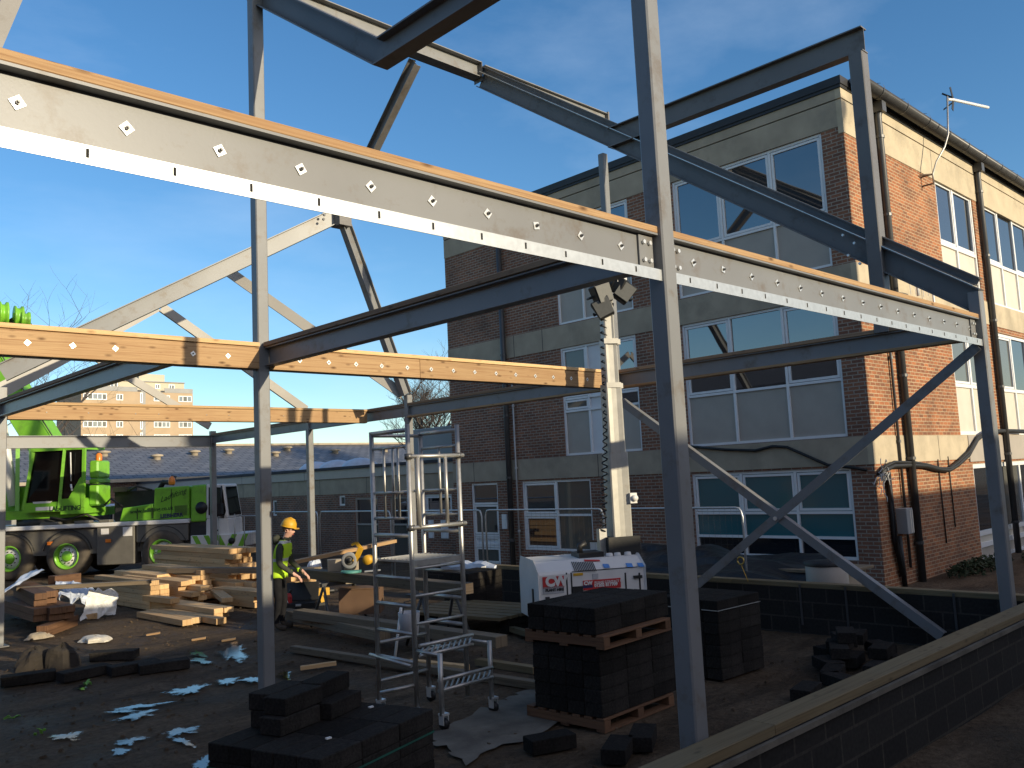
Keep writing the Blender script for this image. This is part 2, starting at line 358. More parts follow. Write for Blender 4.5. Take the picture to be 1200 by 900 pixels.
# thin high cloud wisps, mixed over the sky colour
tc=wt.nodes.new('ShaderNodeTexCoord'); mp=wt.nodes.new('ShaderNodeMapping'); mp.inputs['Scale'].default_value=(1.6,2.6,5.5); mp.inputs['Rotation'].default_value=(0.15,0,R(30))
wt.links.new(tc.outputs['Generated'],mp.inputs[0])
nz=wt.nodes.new('ShaderNodeTexNoise'); nz.inputs['Scale'].default_value=1.4; nz.inputs['Detail'].default_value=8; nz.inputs['Roughness'].default_value=.58; wt.links.new(mp.outputs[0],nz.inputs['Vector'])
cr=ramp(wt,nz.outputs[0],[(.46,0.),(.78,.15)])
hsv=wt.nodes.new('ShaderNodeHueSaturation'); hsv.inputs['Saturation'].default_value=SKY_SAT; wt.links.new(sky.outputs[0],hsv.inputs['Color'])
mx=mixc(wt,cr,hsv.outputs[0],(5.5,6.3,7.4)); # warm glow added to the sky round the low sun to warm the shade
gm=wt.nodes.new('ShaderNodeVectorMath'); gm.operation='DOT_PRODUCT'; wt.links.new(tc.outputs['Generated'],gm.inputs[0]); gm.inputs[1].default_value=sdir
gx=wt.nodes.new('ShaderNodeMath'); gx.operation='MAXIMUM'; wt.links.new(gm.outputs['Value'],gx.inputs[0]); gx.inputs[1].default_value=0
gp=wt.nodes.new('ShaderNodeMath'); gp.operation='POWER'; wt.links.new(gx.outputs[0],gp.inputs[0]); gp.inputs[1].default_value=2.5
gc=wt.nodes.new('ShaderNodeMix'); gc.data_type='RGBA'; gc.blend_type='ADD'; wt.links.new(gp.outputs[0],gc.inputs[0]); wt.links.new(mx,gc.inputs[6]); gc.inputs[7].default_value=(5.0,3.4,1.8,1)
wt.links.new(gc.outputs[2],bg.inputs[0])
sl=bpy.data.lights.new('sun','SUN'); sl.energy=SUN_STRENGTH; sl.angle=R(.5); sl.color=(1,.86,.62)
so=bpy.data.objects.new('sun',sl); COL.objects.link(so); so.location=(0,-30,40); so.rotation_euler=sdir.to_track_quat('Z','Y').to_euler()
cd=bpy.data.cameras.new('camera'); co=bpy.data.objects.new('camera',cd); COL.objects.link(co)
cd.sensor_width=36; cd.lens=36*FPX/1200; cd.clip_start=.05; cd.clip_end=4000
co.matrix_world=Matrix(((CR.x,CU.x,-CF.x,0),(CR.y,CU.y,-CF.y,0),(CR.z,CU.z,-CF.z,EYE),(0,0,0,1)))
scene.camera=co
vs=scene.view_settings; vs.view_transform='Standard'; vs.look='None'; vs.exposure=EXPOSURE; vs.gamma=1; vs.use_curve_mapping=False

# ---------------------------------------------------------------- ground sheet
def ground():
    m=MB()
    near=[-6+i*.5 for i in range(90)]
    xs=[-900,-300,-100,-40,-15]+near+[45,60,100,300,900]; ys=xs
    import mathutils.noise as N
    def h(x,y):
        if not(-6<x<38.5 and -6<y<38.5): return 0
        return .035*(N.fractal(V((x*.6,y*.6,0)),1,2,4))-.012
    P=[[V((x,y,h(x,y))) for y in ys] for x in xs]
    n=len(xs)
    for i in range(n-1):
        for j in range(n-1):
            m.poly([P[i][j],P[i+1][j],P[i+1][j+1],P[i][j+1]],sm=True)
    return m.build('ground',M['mud'])
tag(ground(),kind='structure')
def puddle(px,py,wx,wy,ang=0,seed=0,lobes=3):
    """ragged film of standing water; wx, wy half sizes in photo pixels on the ground"""
    rnd=random.Random(seed); c=at(px,py,z=.018)
    ex=at(px+wx*math.cos(R(ang)),py-wx*math.sin(R(ang)),z=.018)-c
    ey=at(px+wy*math.sin(R(ang)),py+wy*math.cos(R(ang)),z=.018)-c
    ph=[rnd.random()*6.3 for _ in range(6)]; pts=[]
    for k in range(64):
        t=2*math.pi*k/64
        r=1+.22*math.sin(2*t+ph[0])+.2*math.sin(3*t+ph[1])+.16*math.sin(5*t+ph[2])+.13*math.sin(9*t+ph[3])+.09*math.sin(17*t+ph[4])+.08*rnd.uniform(-1,1)
        pts.append(c+(ex*(math.cos(t)*r)+ey*(math.sin(t)*r))*1.3)
    m=MB()
    for k in range(64): m.poly([c,pts[k],pts[(k+1)%64]],uv=[(0,0),(1,0),(1,0)])
    o=m.build('puddle',M['puddle']); tag(o,kind='structure')
for i,a in enumerate([(273,764,17,9,12),(233,766,8,4,0),(236,774,12,3,-4),(222,808,19,5,12),(160,828,26,2.6,8),(160,838,24,3.4,10),(142,833,18,2,6),(211,857,20,5,8),(216,869,11,4,-20),(152,868,17,4,10),(141,880,12,3.5,0),(238,893,14,7,20),
        (266,798,12,4,0),(296,796,11,3.5,3),(334,790,6,6,0),(150,770,6,6,0),(195,775,7,2.6,0),(96,805,9,3,3),(80,862,16,5,8),(322,872,10,2.5,5)]):
    puddle(*a,seed=i)
rp=random.Random(3); base=[(5.3,6.9),(5.0,6.0),(6.4,6.15),(8.4,6.7),(8.2,7.5),(6.8,7.35)]; pts=[]
for i in range(6):
    a,b=V((*base[i],0)),V((*base[(i+1)%6],0))
    for k in range(12): q=a.lerp(b,k/12); pts.append((q.x+rp.uniform(-.07,.07),q.y+rp.uniform(-.07,.07),.021))
tag(MB().poly(pts).build('concrete_path',M['slab']),kind='structure')
# vapour trail far off in the sky
tr=MB(); ta,tb_=at(1070,131,y=2200),at(1300,91,y=2200); tr.poly([ta,tb_,tb_+V((0,0,22)),ta+V((0,0,7))])
tm,tt,tbs=nt('vapour trail'); tbs.inputs['Base Color'].default_value=(.9,.92,.95,1); tbs.inputs['Alpha'].default_value=.28; tbs.inputs['Roughness'].default_value=1
tag(tr.build('vapour_trail',tm),kind='stuff')
# clods, chippings and stones trodden into the mud
def clods():
    m=MB(); rnd=random.Random(5)
    for i in range(2600):
        y=rnd.uniform(5,21); x=rnd.uniform(1.5,11.3)
        r=rnd.choice([.006,.008,.012,.016,.02,.028])*rnd.uniform(.7,1.2)
        c=V((x,y,.004)); n=5; a0=rnd.random()*6
        ring=[c+V((math.cos(a0+k*1.2566)*r*rnd.uniform(.7,1.3),math.sin(a0+k*1.2566)*r*rnd.uniform(.7,1.3),0)) for k in range(n)]
        top=[c+(q-c)*.55+V((0,0,r*rnd.uniform(.5,.9))) for q in ring]
        for k in range(n): m.poly([ring[k],ring[(k+1)%n],top[(k+1)%n],top[k]])
        m.poly(top)
    return m.build('mud_clods',M['mud'],weld=False)
tag(clods(),kind='stuff',label='small clods and stones scattered over the wet mud',cat='mud clods')
# ---------------------------------------------------------------- the steel frame (one bolted thing)
UF,UR,VA,VB,VC=5.06,11.79,3.62,9.58,17.12
fr=thing('steel_frame','unfinished grey steel building frame with sloping rafters and timber plates bolted to its beams','building frame',(8.4,9.6,0))
def I(h,b,tw=.012,tf=.018):
    return [(-b/2,-h/2),(b/2,-h/2),(b/2,-h/2+tf),(tw/2,-h/2+tf),(tw/2,h/2-tf),(b/2,h/2-tf),(b/2,h/2),(-b/2,h/2),(-b/2,h/2-tf),(-tw/2,h/2-tf),(-tw/2,-h/2+tf),(-b/2,-h/2+tf)]
def Cn(h,b,tw=.012,tf=.016):   # channel, toes towards -side
    return [(-b,-h/2),(0,-h/2),(0,h/2),(-b,h/2),(-b,h/2-tf),(-tw,h/2-tf),(-tw,-h/2+tf),(-b,-h/2+tf)]
def steel(name,prof,p0,p1,up=(0,0,1),mat='steel',label=None):
    o=MB().ext(prof,p0,p1,up).build(name,M[mat],fr); 
    if label: o['label']=label
    return o
def rhs(name,x,y,z0,z1,s=.15,mat='steel'):
    m=MB(); c=.012; h=s/2
    pr=[(-h+c,-h),(h-c,-h),(h,-h+c),(h,h-c),(h-c,h),(-h+c,h),(-h,h-c),(-h,-h+c)]
    m.ext(pr,(x,y,z0),(x,y,z1),up=(0,1,0))
    o=m.build(name,M[mat],fr)
    pl=MB().box((x-.15,y-.15,max(z0,0)-.0),(x+.15,y+.15,max(z0,0)+.02)).build('base_plate',M['steelshaded'],o) if z0<.1 else None
    return o
def ibar(name,p0,p1,h,b,mat='steel',up=(0,0,1)): return steel(name,I(h,b),p0,p1,up,mat)
def plank(name,p0,p1,w,h,mat,parent=fr,label=None,bev=.004):
    o=MB().bar(p0,p1,w,h,wood=True).build(name,M[mat],parent,bevel=bev)
    if label: o['label']=label
    return o
def bolts(pts,n,r=.014,l=.02,mat='zinc'):
    m=MB(); n=V(n)
    for p in pts: m.lathe([(0,l),(r,l),(r,0)],p,n,6,sm=False)
    return m
# columns
colF=rhs('column',UF+.075,VA+.055,0,6.98); colF['label']='tall front column in the middle of the frame'
colL=rhs('column',UF+.01,VB+.02,0,8.8)
colR=rhs('column',UR,VA+.055,0,4.5)
colQ=rhs('column',UR+.02,VB,0,8.15,.13)
colP=rhs('column',UR,15.57,0,4.40,.14)
colN=rhs('column',UR+.02,19.85,0,4.4,.15)
colM=rhs('column',UR+.02,25.5,0,4.3,.16)
colX=rhs('column',4.06,VC,0,4.45,.17)
# line A : channel with timber top plate, bolted washers and galvanised angle strip
zt=4.155
def lineA(u0,u1,washers):
    o=MB().ext([(y,z) for y,z in [(0,3.865),(.012,3.865),(.012,zt),(0,zt),(-.058,zt),(-.058,zt-.014),(-.012,zt-.014),(-.012,3.881),(-.058,3.881),(-.058,3.865)]],(u0,VA+.075,0),(u1,VA+.075,0)) 
    b=MB()
    P=[(.012,3.865),(.012,zt),(-.058,zt),(-.058,zt-.014),(0,zt-.014),(0,3.881),(-.058,3.881),(-.058,3.865)]
    ring=lambda u:[V((u,VA+.075+y,z)) for y,z in P]
    A,B=ring(u0),ring(u1)
    for i in range(len(P)):
        j=(i+1)%len(P); b.poly([A[i],A[j],B[j],B[i]],ax=(1,0,0))
    b.poly(A); b.poly(B[::-1])
    o=b.build('beam',M['steel'],fr); o['label']='edge beam with a bright galvanised strip along its foot'
    plank('top_plate',(u0,VA+.055,zt+.0275),(u1,VA+.055,zt+.0275),.075,.051,'pine',o)
    g=MB().box((u0,VA+.006,3.802),(u1,VA+.0115,3.884)); g.box((u0,VA+.012,3.858),(u1,VA+.07,3.8635))
    s=g; n0=len(g.mi); u=u0+.2
    while u<u1-.1:
        s.box((u-.006,VA+.003,3.83),(u+.006,VA+.005,3.868)); u+=.36
    for q in range(n0,len(g.mi)): g.mi[q]=1
    g.build('galvanised_strip',[M['galv'],M['slot']],o)
    for i,u in enumerate(washers):
        rr=random.Random(int(u*100)); a=R(rr.uniform(-14,14)) if rr.random()<.75 else R(45+rr.uniform(-15,15)); h=.033
        c=V((u,VA+.0745,4.02+rr.uniform(-.004,.004)))
        k=[c+V((math.cos(a+q*math.pi/2)*h,0,math.sin(a+q*math.pi/2)*h)) for q in range(4)]
        wm=MB(); f=[p+V((0,-.006,0)) for p in k]; wm.poly(f)
        for q in range(4): wm.poly([k[q],k[(q+1)%4],f[(q+1)%4],f[q]])
        wo=wm.build('washer_plate',M['zinc'],o)
        bm=MB().lathe([(.0,.022),(.006,.022),(.006,.012),(.011,.012),(.011,0)],c+V((0,-.006,0)),(0,-1,0),6,sm=False)
        for f_ in range(len(bm.mi)): bm.mi[f_]=1
        wm2=bm; me_v=wm2
        wb=wm2.build('washer_bolt',[M['zinc'],M['bolt']],fr); 
        # nut and washer are one piece
        join([wo,wb])
    return o
def join(obs):
    """merge meshes that share a parent chain into the first one (data level, no operators)"""
    a=obs[0]; bm=bmesh.new(); mats=list(a.data.materials)
    bm.from_mesh(a.data); ia=parent_world(a).inverted()
    for b in obs[1:]:
        t=b.data.copy(); t.transform(ia@parent_world(b))
        mp={}
        for i,mm in enumerate(b.data.materials):
            if mm not in mats: mats.append(mm); a.data.materials.append(mm)
            mp[i]=mats.index(mm)
        for p in t.polygons: p.material_index=mp[p.material_index]
        bm.from_mesh(t); bpy.data.meshes.remove(t); bpy.data.objects.remove(b)
    bm.to_mesh(a.data); bm.free(); return a
wa1=[at(px,py,y=VA+.075).x for px,py in ((20,115),(148,147),(257,173),(352,197),(434,217),(506,235),(571,250),(628,265),(680,276),(727,287))]
wa2=[at(px,py,y=VA+.075).x for px,py in ((812,307),(847,316),(880,322),(910,330),(937,336),(962,341),(987,348),(1010,352),(1031,357),(1051,363),(1070,366),(1088,370),(1105,374),(1120,378),(1135,381))]
bA1=lineA(-1.2,UF+.0,wa1); bA2=lineA(UF+.15,UR-.075,wa2)
# end plates with bolts beside the front column and at the corner
for (u,side) in ((UF-.11,-1),(UF+.26,1),(UR-.2,-1)):
    if side==-1: 
        pl=MB().box((u-.07,VA+.058,3.9),(u+.09,VA+.07,4.13)).build('splice_plate',M['steel'],fr)
    m=bolts([(u+dx,VA+.058 if side==-1 else VA+.073,z) for dx in (-.025,.045) for z in (3.95,4.08)],(0,-1,0),.017,.02)
    m.build('bolt_group',M['zinc'],fr)
# line B : steel beam behind a bolted timber ledger and top plate
def lineB(u0,u1,ws,v=VB-.08,joint=None,zlo=3.885,zhi=4.155,hasW=True,name='beam'):
    o=ibar(name,(u0,v+.095,4.02),(u1,v+.095,4.02),.27,.10)
    a=u0
    for e in (joint or [])+[u1]:
        plank('timber_ledger',(a+.002,v+.02,(zlo+zhi)/2),(e-.002,v+.02,(zlo+zhi)/2),.045,zhi-zlo-.01,'pine',o); a=e
    plank('top_plate',(u0,v+.05,4.1815),(u1,v+.05,4.1815),.14,.05,'pine2',o)
    for u in ws:
        rr=random.Random(int(u*97)); a=R(rr.uniform(-8,8)); h=.033 if hasW else .012; c=V((u,v-.003,4.02))
        k=[c+V((math.cos(a+q*math.pi/2)*h,0,math.sin(a+q*math.pi/2)*h)) for q in range(4)]; f=[p+V((0,-.006,0)) for p in k]
        wm=MB().poly(f)
        for q in range(4): wm.poly([k[q],k[(q+1)%4],f[(q+1)%4],f[q]])
        n0=len(wm.mi); wm.lathe([(0,.016),(.009,.016),(.009,.006)],c,(0,-1,0),6,sm=False)
        for q in range(n0,len(wm.mi)): wm.mi[q]=1
        wm.build('washer_plate',[M['zinc'],M['bolt']],o)
    return o
wb1=[at(px,py,y=VB-.08).x for px,py in ((32,402),(85,405),(135,409),(226,414),(267,417))]
wb2=[at(px,py,y=VB-.08).x for px,py in ((351,423),(385,425),(417,428),(447,430),(477,431),(505,432),(531,434),(556,435),(581,437),(604,438),(627,440),(648,441),(669,443),(688,444),(707,446))]
lineB(-.6,UF-.065,wb1); lineB(UF+.085,UR-.05,wb2,joint=[at(488,430,y=VB).x])
# line C : timber faced beam further back
lineB(4.15,UR-.1,[at(px,484,y=VC).x for px in (53,102,157,184,240,266,300,330,350,420)],v=VC-.08,hasW=False)
# line D : plain beam at the back
ibar('beam',(4.3,25.5,4.0),(UR,25.5,4.0),.33,.16)
# cross beams
def vbeam(u,v0,v1,h=.23,z=4.045,top=True,mat='steel',under=False):
    o=ibar('beam',(u,v0,z),(u,v1,z),h,.13,mat)
    if top: plank('top_plate',(u-.012,v0,4.188),(u-.012,v1,4.188),.15,.054,'plateold',o)
    if under: plank('packer',(u-.02,v0,z-h/2-.021),(u-.02,v1,z-h/2-.021),.15,.04,'pine',o)
    return o
vbeam(UF+.075,VA+.14,VB-.08); 
vbeam(UR,VA+.14,9.5,under=True); vbeam(UR,9.66,15.5,under=True); vbeam(UR,15.64,25.4)
vbeam(4.06,VB+.16,VC-.1)
# frame at the front column : horizontal arm, kinked rafter rising to the ridge beam
VRG=12.71; ZRG=10.9
sl_=.714
def mitre(pts,h,b,name,mat):
    """bent I member in a plane of constant x, mitred at its kinks"""
    m=MB(); pr=I(h,b); n=len(pts); rings=[]
    for i,p in enumerate(pts):
        p=V(p); dd=[]
        if i>0: dd.append((p-V(pts[i-1])).normalized())
        if i<n-1: dd.append((V(pts[i+1])-p).normalized())
        t=sum(dd,V()).normalized(); up=V((1,0,0)).cross(t) ; up=up if up.z>0 else -up
        k=1/max(.3,abs(t.dot(dd[0])))
        rings.append([p+V((1,0,0))*x+up*(y*k) for x,y in pr])
    for a,c in zip(rings,rings[1:]):
        for i in range(len(pr)):
            j=(i+1)%len(pr); m.poly([a[i],a[j],c[j],c[i]])
    m.poly(rings[0]); m.poly(rings[-1]); return m.build(name,M[mat],fr)
mitre([(UF+.075,VA-.02,6.885),(UF+.075,7.02,6.905),(UF+.075,VRG,6.905+sl_*(VRG-7.02))],.27,.19,'rafter','steelshaded')
# ridge beam, sunlit
ibar('ridge_beam',(2.2,VRG,ZRG),(UR-.04,VRG,ZRG),.34,.26); ibar('ridge_beam',(UR+.1,VRG,ZRG+.02),(15.85,VRG,ZRG+.02),.30,.16)
MB().box((UR-.05,VRG-.13,ZRG-.24),(UR-.035,VRG+.13,ZRG+.172)).box((15.85,VRG-.1,ZRG-.16),(15.9,VRG+.1,ZRG+.2)).build('end_plate',M['steelshaded'],fr)
# gable rafter from the corner column up to the ridge
d=V((0,VRG-.0-3.62,10.82-4.5)); 
d=V((0,9.03,6.33)); ibar('rafter',(UR,3.68,4.40),(UR,12.66,10.70),.30,.18,'steelshaded',up=(0,-d.z,d.y))
rl=V((0,-d.z,d.y)).normalized()
ibar('rafter_cap',V((UR+.02,3.75,4.449))+rl*.215,V((UR+.02,12.82,10.81))+rl*.215,.115,.12,'steelshaded',up=(0,-d.z,d.y))
MB().bar(V((UR-.095,3.75,4.449))+rl*.153,V((UR-.095,12.70,10.73))+rl*.153,.012,.010,up=(0,-d.z,d.y)).build('sunlit_edge',M['zinc'],fr)  # pale bar put in for the sunlit line along the flange edge
# post on the lower beam and horizontal head beam
rhs('post',UR-.02,4.85,4.16,8.125,.20,'steelshaded'); ibar('head_beam',(UR-.02,4.74,8.31),(UR-.02,9.35,8.36),.36,.17,'steelshaded')
bolts([(UR-.11,y,z) for y,z in ((5.05,5.15),(5.2,5.3),(5.1,5.45),(5.25,5.6))],(-1,0,0),.02,.03).build('bolt_group',M['zinc'],fr)
# far slope members meeting at the knee
NK=V((10.16,15.56,8.2))
ibar('rafter',(10.12,VRG+.05,10.62),NK+V((0,.1,-.02)),.25,.16,'steelshaded',up=(1,0,.0) if False else (0,.6,.8))
ibar('raking_post',NK+V((0,0,.1)),(UR-.05,15.58,4.42),.24,.16,'steel',up=(.9,.1,.4))
# long sunlit rafter from the left column to the knee and the jack rafters behind it
ibar('rafter',at(2,437,y=17.05),at(396,252,y=15.6),.32,.16)
def jack(foot,top):
    h,b,tw,tf=.22,.07,.012,.012; s_=-1
    steel('jack_rafter',[(0,-h/2),(b,-h/2),(b,-h/2+tf),(tw,-h/2+tf),(tw,h/2-tf),(b,h/2-tf),(b,h/2),(0,h/2)] if V(top).x<V(foot).x else [(0,-h/2),(0,h/2),(-b,h/2),(-b,h/2-tf),(-tw,h/2-tf),(-tw,-h/2+tf),(-b,-h/2+tf),(-b,-h/2)],foot,top,mat='steelsunlit')
jack((UR-.05,15.66,4.42),at(268,318,y=17.4)); 
for v in (19.85,25.5):
    jack((UR-.05,v,4.45),(8.0,v,6.78 if v<20 else 6.62)); jack((4.4,v,4.45),(7.9,v,6.78 if v<20 else 6.6))
ibar('raking_post',(1.27,VB,4.25),(2.95,VB,9.7),.17,.17,'steelshaded',up=(0,1,0))
# cross bracing
def angle(name,p0,p1):
    p0=V(p0);p1=V(p1);d=(p1-p0).normalized(); n=V((1,0,0)); u=n.cross(d); u=u if u.z>0 else -u
    m=MB().bar(p0,p1,.012,.125,up=u); m.bar(p0+u*.056+n*.05,p1+u*.056+n*.05,.10,.012,up=u)
    return m.build(name,M['steel'],fr)
angle('brace',(UR-.13,9.4,3.66),(UR-.13,4.45,.18)); angle('brace',(UR-.155,3.66,3.80),(UR-.155,8.15,.58))
MB().lathe([(0,.02),(.03,.02),(.03,0)],(UR-.165,6.62,1.67),(-1,0,0),10,sm=False).build('bolt_group',M['zinc'],fr)

# knee end plate with bolts at the top of the long rafter
kp=at(381,254,y=15.55); 
bolts([kp+V((dx,-.03,dz)) for dx,dz in ((-.05,.02),(-.03,.12),(-.07,-.08))],(0,-1,0),.028,.04).build('bolt_group',M['bolt'],fr)
MB().box((10.0,15.38,8.0),(10.3,15.72,8.42)).build('end_plate',M['steelshaded'],fr)
# ---------------------------------------------------------------- walls with openings
def mapx(c):  return lambda a,z,d: V((c+d,a,z))      # wall facing -x
def mapy(c):  return lambda a,z,d: V((a,c+d,z))      # wall facing -y
def wall(name,mp,a0,a1,z0,z1,mat,parent,holes=(),depth=.12,d0=0.,label=None,stagger=0):
    """wall face at depth d0 with openings and their reveals"""
    A=sorted({a0,a1,*[v for h in holes for v in h[:2] if a0<v<a1]}); Z=sorted({z0,z1,*[v for h in holes for v in h[2:] if z0<v<z1]})
    m=MB()
    for i in range(len(A)-1):
        for j in range(len(Z)-1):
            ca,cz=(A[i]+A[i+1])/2,(Z[j]+Z[j+1])/2
            if any(h[0]<ca<h[1] and h[2]<cz<h[3] for h in holes): continue
            m.poly([mp(A[i],Z[j],d0),mp(A[i+1],Z[j],d0),mp(A[i+1],Z[j+1],d0),mp(A[i],Z[j+1],d0)])
    for h in holes:
        c=[(h[0],h[2]),(h[1],h[2]),(h[1],h[3]),(h[0],h[3])]
        for k in range(4):
            p,q=c[k],c[(k+1)%4]; m.poly([mp(*p,d0),mp(*q,d0),mp(*q,d0+depth),mp(*p,d0+depth)])
        m.poly([mp(*p,d0+depth+.2) for p in c])
    o=m.build(name,M[mat] if isinstance(mat,str) else mat,parent,weld=False)
    if label: o['label']=label
    return o
def slab(name,mp,a0,a1,z0,z1,d0,d1,mat,parent,joints=()):
    m=MB(); c=[mp(a,z,d) for d in (d0,d1) for a,z in ((a0,z0),(a1,z0),(a1,z1),(a0,z1))]
    m.hexa([c[0],c[1],c[5],c[4],c[3],c[2],c[6],c[7]])
    o=m.build(name,M[mat],parent)
    for a in joints:
        jm=MB(); c=[mp(x,z,d) for d in (d0-.002,d0+.01) for x,z in ((a-.009,z0),(a+.009,z0),(a+.009,z1),(a-.009,z1))]
        jm.hexa([c[0],c[1],c[5],c[4],c[3],c[2],c[6],c[7]]); jm.build('joint',M['black'],o)
    return o
def window(mp,parent,A,Z,cells,fw=.055,d=.03,opening=(),name='window',frame='upvc',fd=.07):
    """A, Z: grid lines; cells[row from the bottom][col]: material key or None; opening: cells with a casement of their own"""
    fm=MB()
    def bx(a0,a1,z0,z1,e0,e1):
        c=[mp(a,z,q) for q in (e0,e1) for a,z in ((a0,z0),(a1,z0),(a1,z1),(a0,z1))]
        fm.hexa([c[0],c[1],c[5],c[4],c[3],c[2],c[6],c[7]])
    z0,z1,a0,a1=Z[0],Z[-1],A[0],A[-1]
    for i,a in enumerate(A):
        w=fw if 0<i<len(A)-1 else fw
        lo,hi=(a,a+w) if i==0 else (a-w,a) if i==len(A)-1 else (a-w/2,a+w/2)
        bx(lo,hi,z0,z1,d,d+fd)
    for j,z in enumerate(Z):
        lo,hi=(z,z+fw) if j==0 else (z-fw,z) if j==len(Z)-1 else (z-fw/2,z+fw/2)
        for i in range(len(A)-1):
            l=A[i]+(fw if i==0 else fw/2); r=A[i+1]-(fw if i==len(A)-2 else fw/2)
            bx(l,r,lo,hi,d+.003,d+fd)
    for (i,j) in opening:
        l=A[i]+(fw if i==0 else fw/2)+.012; r=A[i+1]-(fw if i==len(A)-2 else fw/2)-.012
        b=Z[j]+(fw if j==0 else fw/2)+.012; t=Z[j+1]-(fw if j==len(Z)-2 else fw/2)-.012; q=.05
        for e in ((l,l+q,b,t),(r-q,r,b,t),(l+q,r-q,b,b+q),(l+q,r-q,t-q,t)): bx(*e,d+.012,d+fd-.004)
    w=fm.build(name,M[frame],parent)
    for j,row in enumerate(cells):
        for i,k in enumerate(row):
            if not k: continue
            l=A[i]+.02; r=A[i+1]-.02; b=Z[j]+.02; t=Z[j+1]-.02
            dd=d+fd*.6
            pm_=MB(); c=[mp(a,z,dd) for a,z in ((l,b),(r,b),(r,t),(l,t))]; pm_.poly(c)
            pm_.build('pane' if k.startswith('glass') else 'spandrel_panel',M[k],w)
    return w
def downpipe(parent,pts,r=.055,mat='pipe'):
    m=MB().tube(pts,r,10)
    z=pts[-1][2]+.8
    while z<pts[0][2]:
        t=(z-pts[-1][2])/(pts[0][2]-pts[-1][2]); p=V(pts[-1]).lerp(V(pts[0]),t); p=V((pts[-1][0],pts[-1][1],z)); m.lathe([(r,-.03),(r+.016,-.03),(r+.016,.03),(r,.03)],p,(0,0,1),10,sm=False); z+=1.7
    return m.build('downpipe',M[mat],parent)
# ---------------------------------------------------------------- three storey brick block
bb=thing('brick_block','three storey brick building with cream concrete bands and white framed windows on the right','building',(16.6,7.27,0))
X0,Y0,YE,XE=16.6,7.27,19.85,48.
L=mapx(X0); F=mapy(Y0)
w1=(7.74,11.46); w4=(12.80,15.30); dr=(17.95,19.07); w6=(14.5,16.97)
LH=[(*w1,.53,2.33),(*w1,2.94,5.75),(*w1,6.37,9.15),(*w4,2.94,5.75),(*w4,6.37,9.15),(*w6,.5,2.33),(*dr,.03,2.33)]
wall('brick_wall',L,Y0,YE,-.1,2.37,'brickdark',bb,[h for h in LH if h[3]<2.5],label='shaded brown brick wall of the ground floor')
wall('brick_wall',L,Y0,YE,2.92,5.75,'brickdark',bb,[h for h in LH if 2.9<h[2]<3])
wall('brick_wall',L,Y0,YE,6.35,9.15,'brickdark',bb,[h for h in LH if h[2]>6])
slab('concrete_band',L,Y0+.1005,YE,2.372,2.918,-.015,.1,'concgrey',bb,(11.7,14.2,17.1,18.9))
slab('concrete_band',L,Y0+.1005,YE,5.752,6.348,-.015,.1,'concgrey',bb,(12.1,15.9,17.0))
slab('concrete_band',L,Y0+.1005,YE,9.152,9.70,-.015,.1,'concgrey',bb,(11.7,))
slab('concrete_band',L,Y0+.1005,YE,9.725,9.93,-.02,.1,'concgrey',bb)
RX=lambda x:x*1.0154
g2=[(21.33,23.85,6.33,9.1),(24.55,36.,6.33,9.1)]; g1=[(21.33,23.85,2.93,5.6),(24.55,36.,2.93,5.6)]; g0=[(21.9,36,-.05,2.25)]
wall('brick_wall',F,X0,XE,-.1,2.37,'brick',bb,g0)
wall('brick_wall',F,X0,XE,2.92,5.75,'brick',bb,g1)
wall('brick_wall',F,X0,XE,6.35,9.0,'brick',bb,g2)
slab('concrete_band',F,X0-.015,21.7,2.372,2.918,-.015,.1,'concrete',bb,(19.9,)); slab('concrete_band',F,21.705,XE,2.3,2.918,-.03,.1,'spandrelgrey',bb)
slab('concrete_band',F,X0-.015,XE,5.752,6.348,-.015,.1,'concrete',bb,(19.8,24.2)); slab('concrete_band',F,X0-.015,XE,9.002,9.70,-.015,.1,'concrete',bb,(21.2,24.2)); slab('concrete_band',F,X0-.02,XE,9.725,9.93,-.02,.1,'concrete',bb)
# back and far faces, roof
m=MB(); m.poly([(X0,YE,-.1),(XE,YE,-.1),(XE,YE,9.95),(X0,YE,9.95)]); m.poly([(XE,Y0,-.1),(XE,YE,-.1),(XE,YE,9.95),(XE,Y0,9.95)]); m.build('brick_wall',M['brickdark'],bb)
rf=MB().box((X0-.05,Y0-.04,9.935),(XE+.2,YE+.05,10.0)); rf.box((X0-.07,Y0-.06,10.001),(XE+.2,YE+.07,10.17))
rf=rf.build('roof',M['fascia'],bb)
gm=MB()
def gut(y,z): return [(math.cos(a)*.15,math.sin(a)*.17) for a in [math.pi+math.pi*k/8 for k in range(9)]]+[(.13,.0),(-.13,0)]
gm.ext([(x,y) for x,y in gut(0,0)],(X0+.3,Y0-.22,10.17),(XE,Y0-.22,10.17),sm=True)
for x in [17.9+1.25*k for k in range(14)]: gm.lathe([(.165,-.02),(.165,.02)],(x,Y0-.22,10.155),(1,0,0),14)
gm.build('gutter',M['gutter'],rf)
for x in (18.15,24.2):
    downpipe(bb,[(x,Y0-.15,9.95),(x,Y0-.09,9.7),(x,Y0-.09,-.05)],.075)
    MB().box((x-.10,Y0-.24,9.78),(x+.10,Y0-.02,10.02)).build('hopper',M['gutter'],bb)
downpipe(bb,[(X0-.10,17.35,9.9),(X0-.10,17.35,-.05)],.075); downpipe(bb,[(X0-.06,17.10,5.6),(X0-.06,17.10,.2)],.022,'conduit')
downpipe(bb,[(17.72,Y0-.05,9.0),(17.72,Y0-.05,.3)],.028); 
for x,z0,z1 in ((19.75,2.4,.6),(20.35,2.45,.9)): MB().tube([(x,Y0-.02,z0),(x+.03,Y0-.02,z1)],.014,6).build('wall_cable',M['cable'],bb)
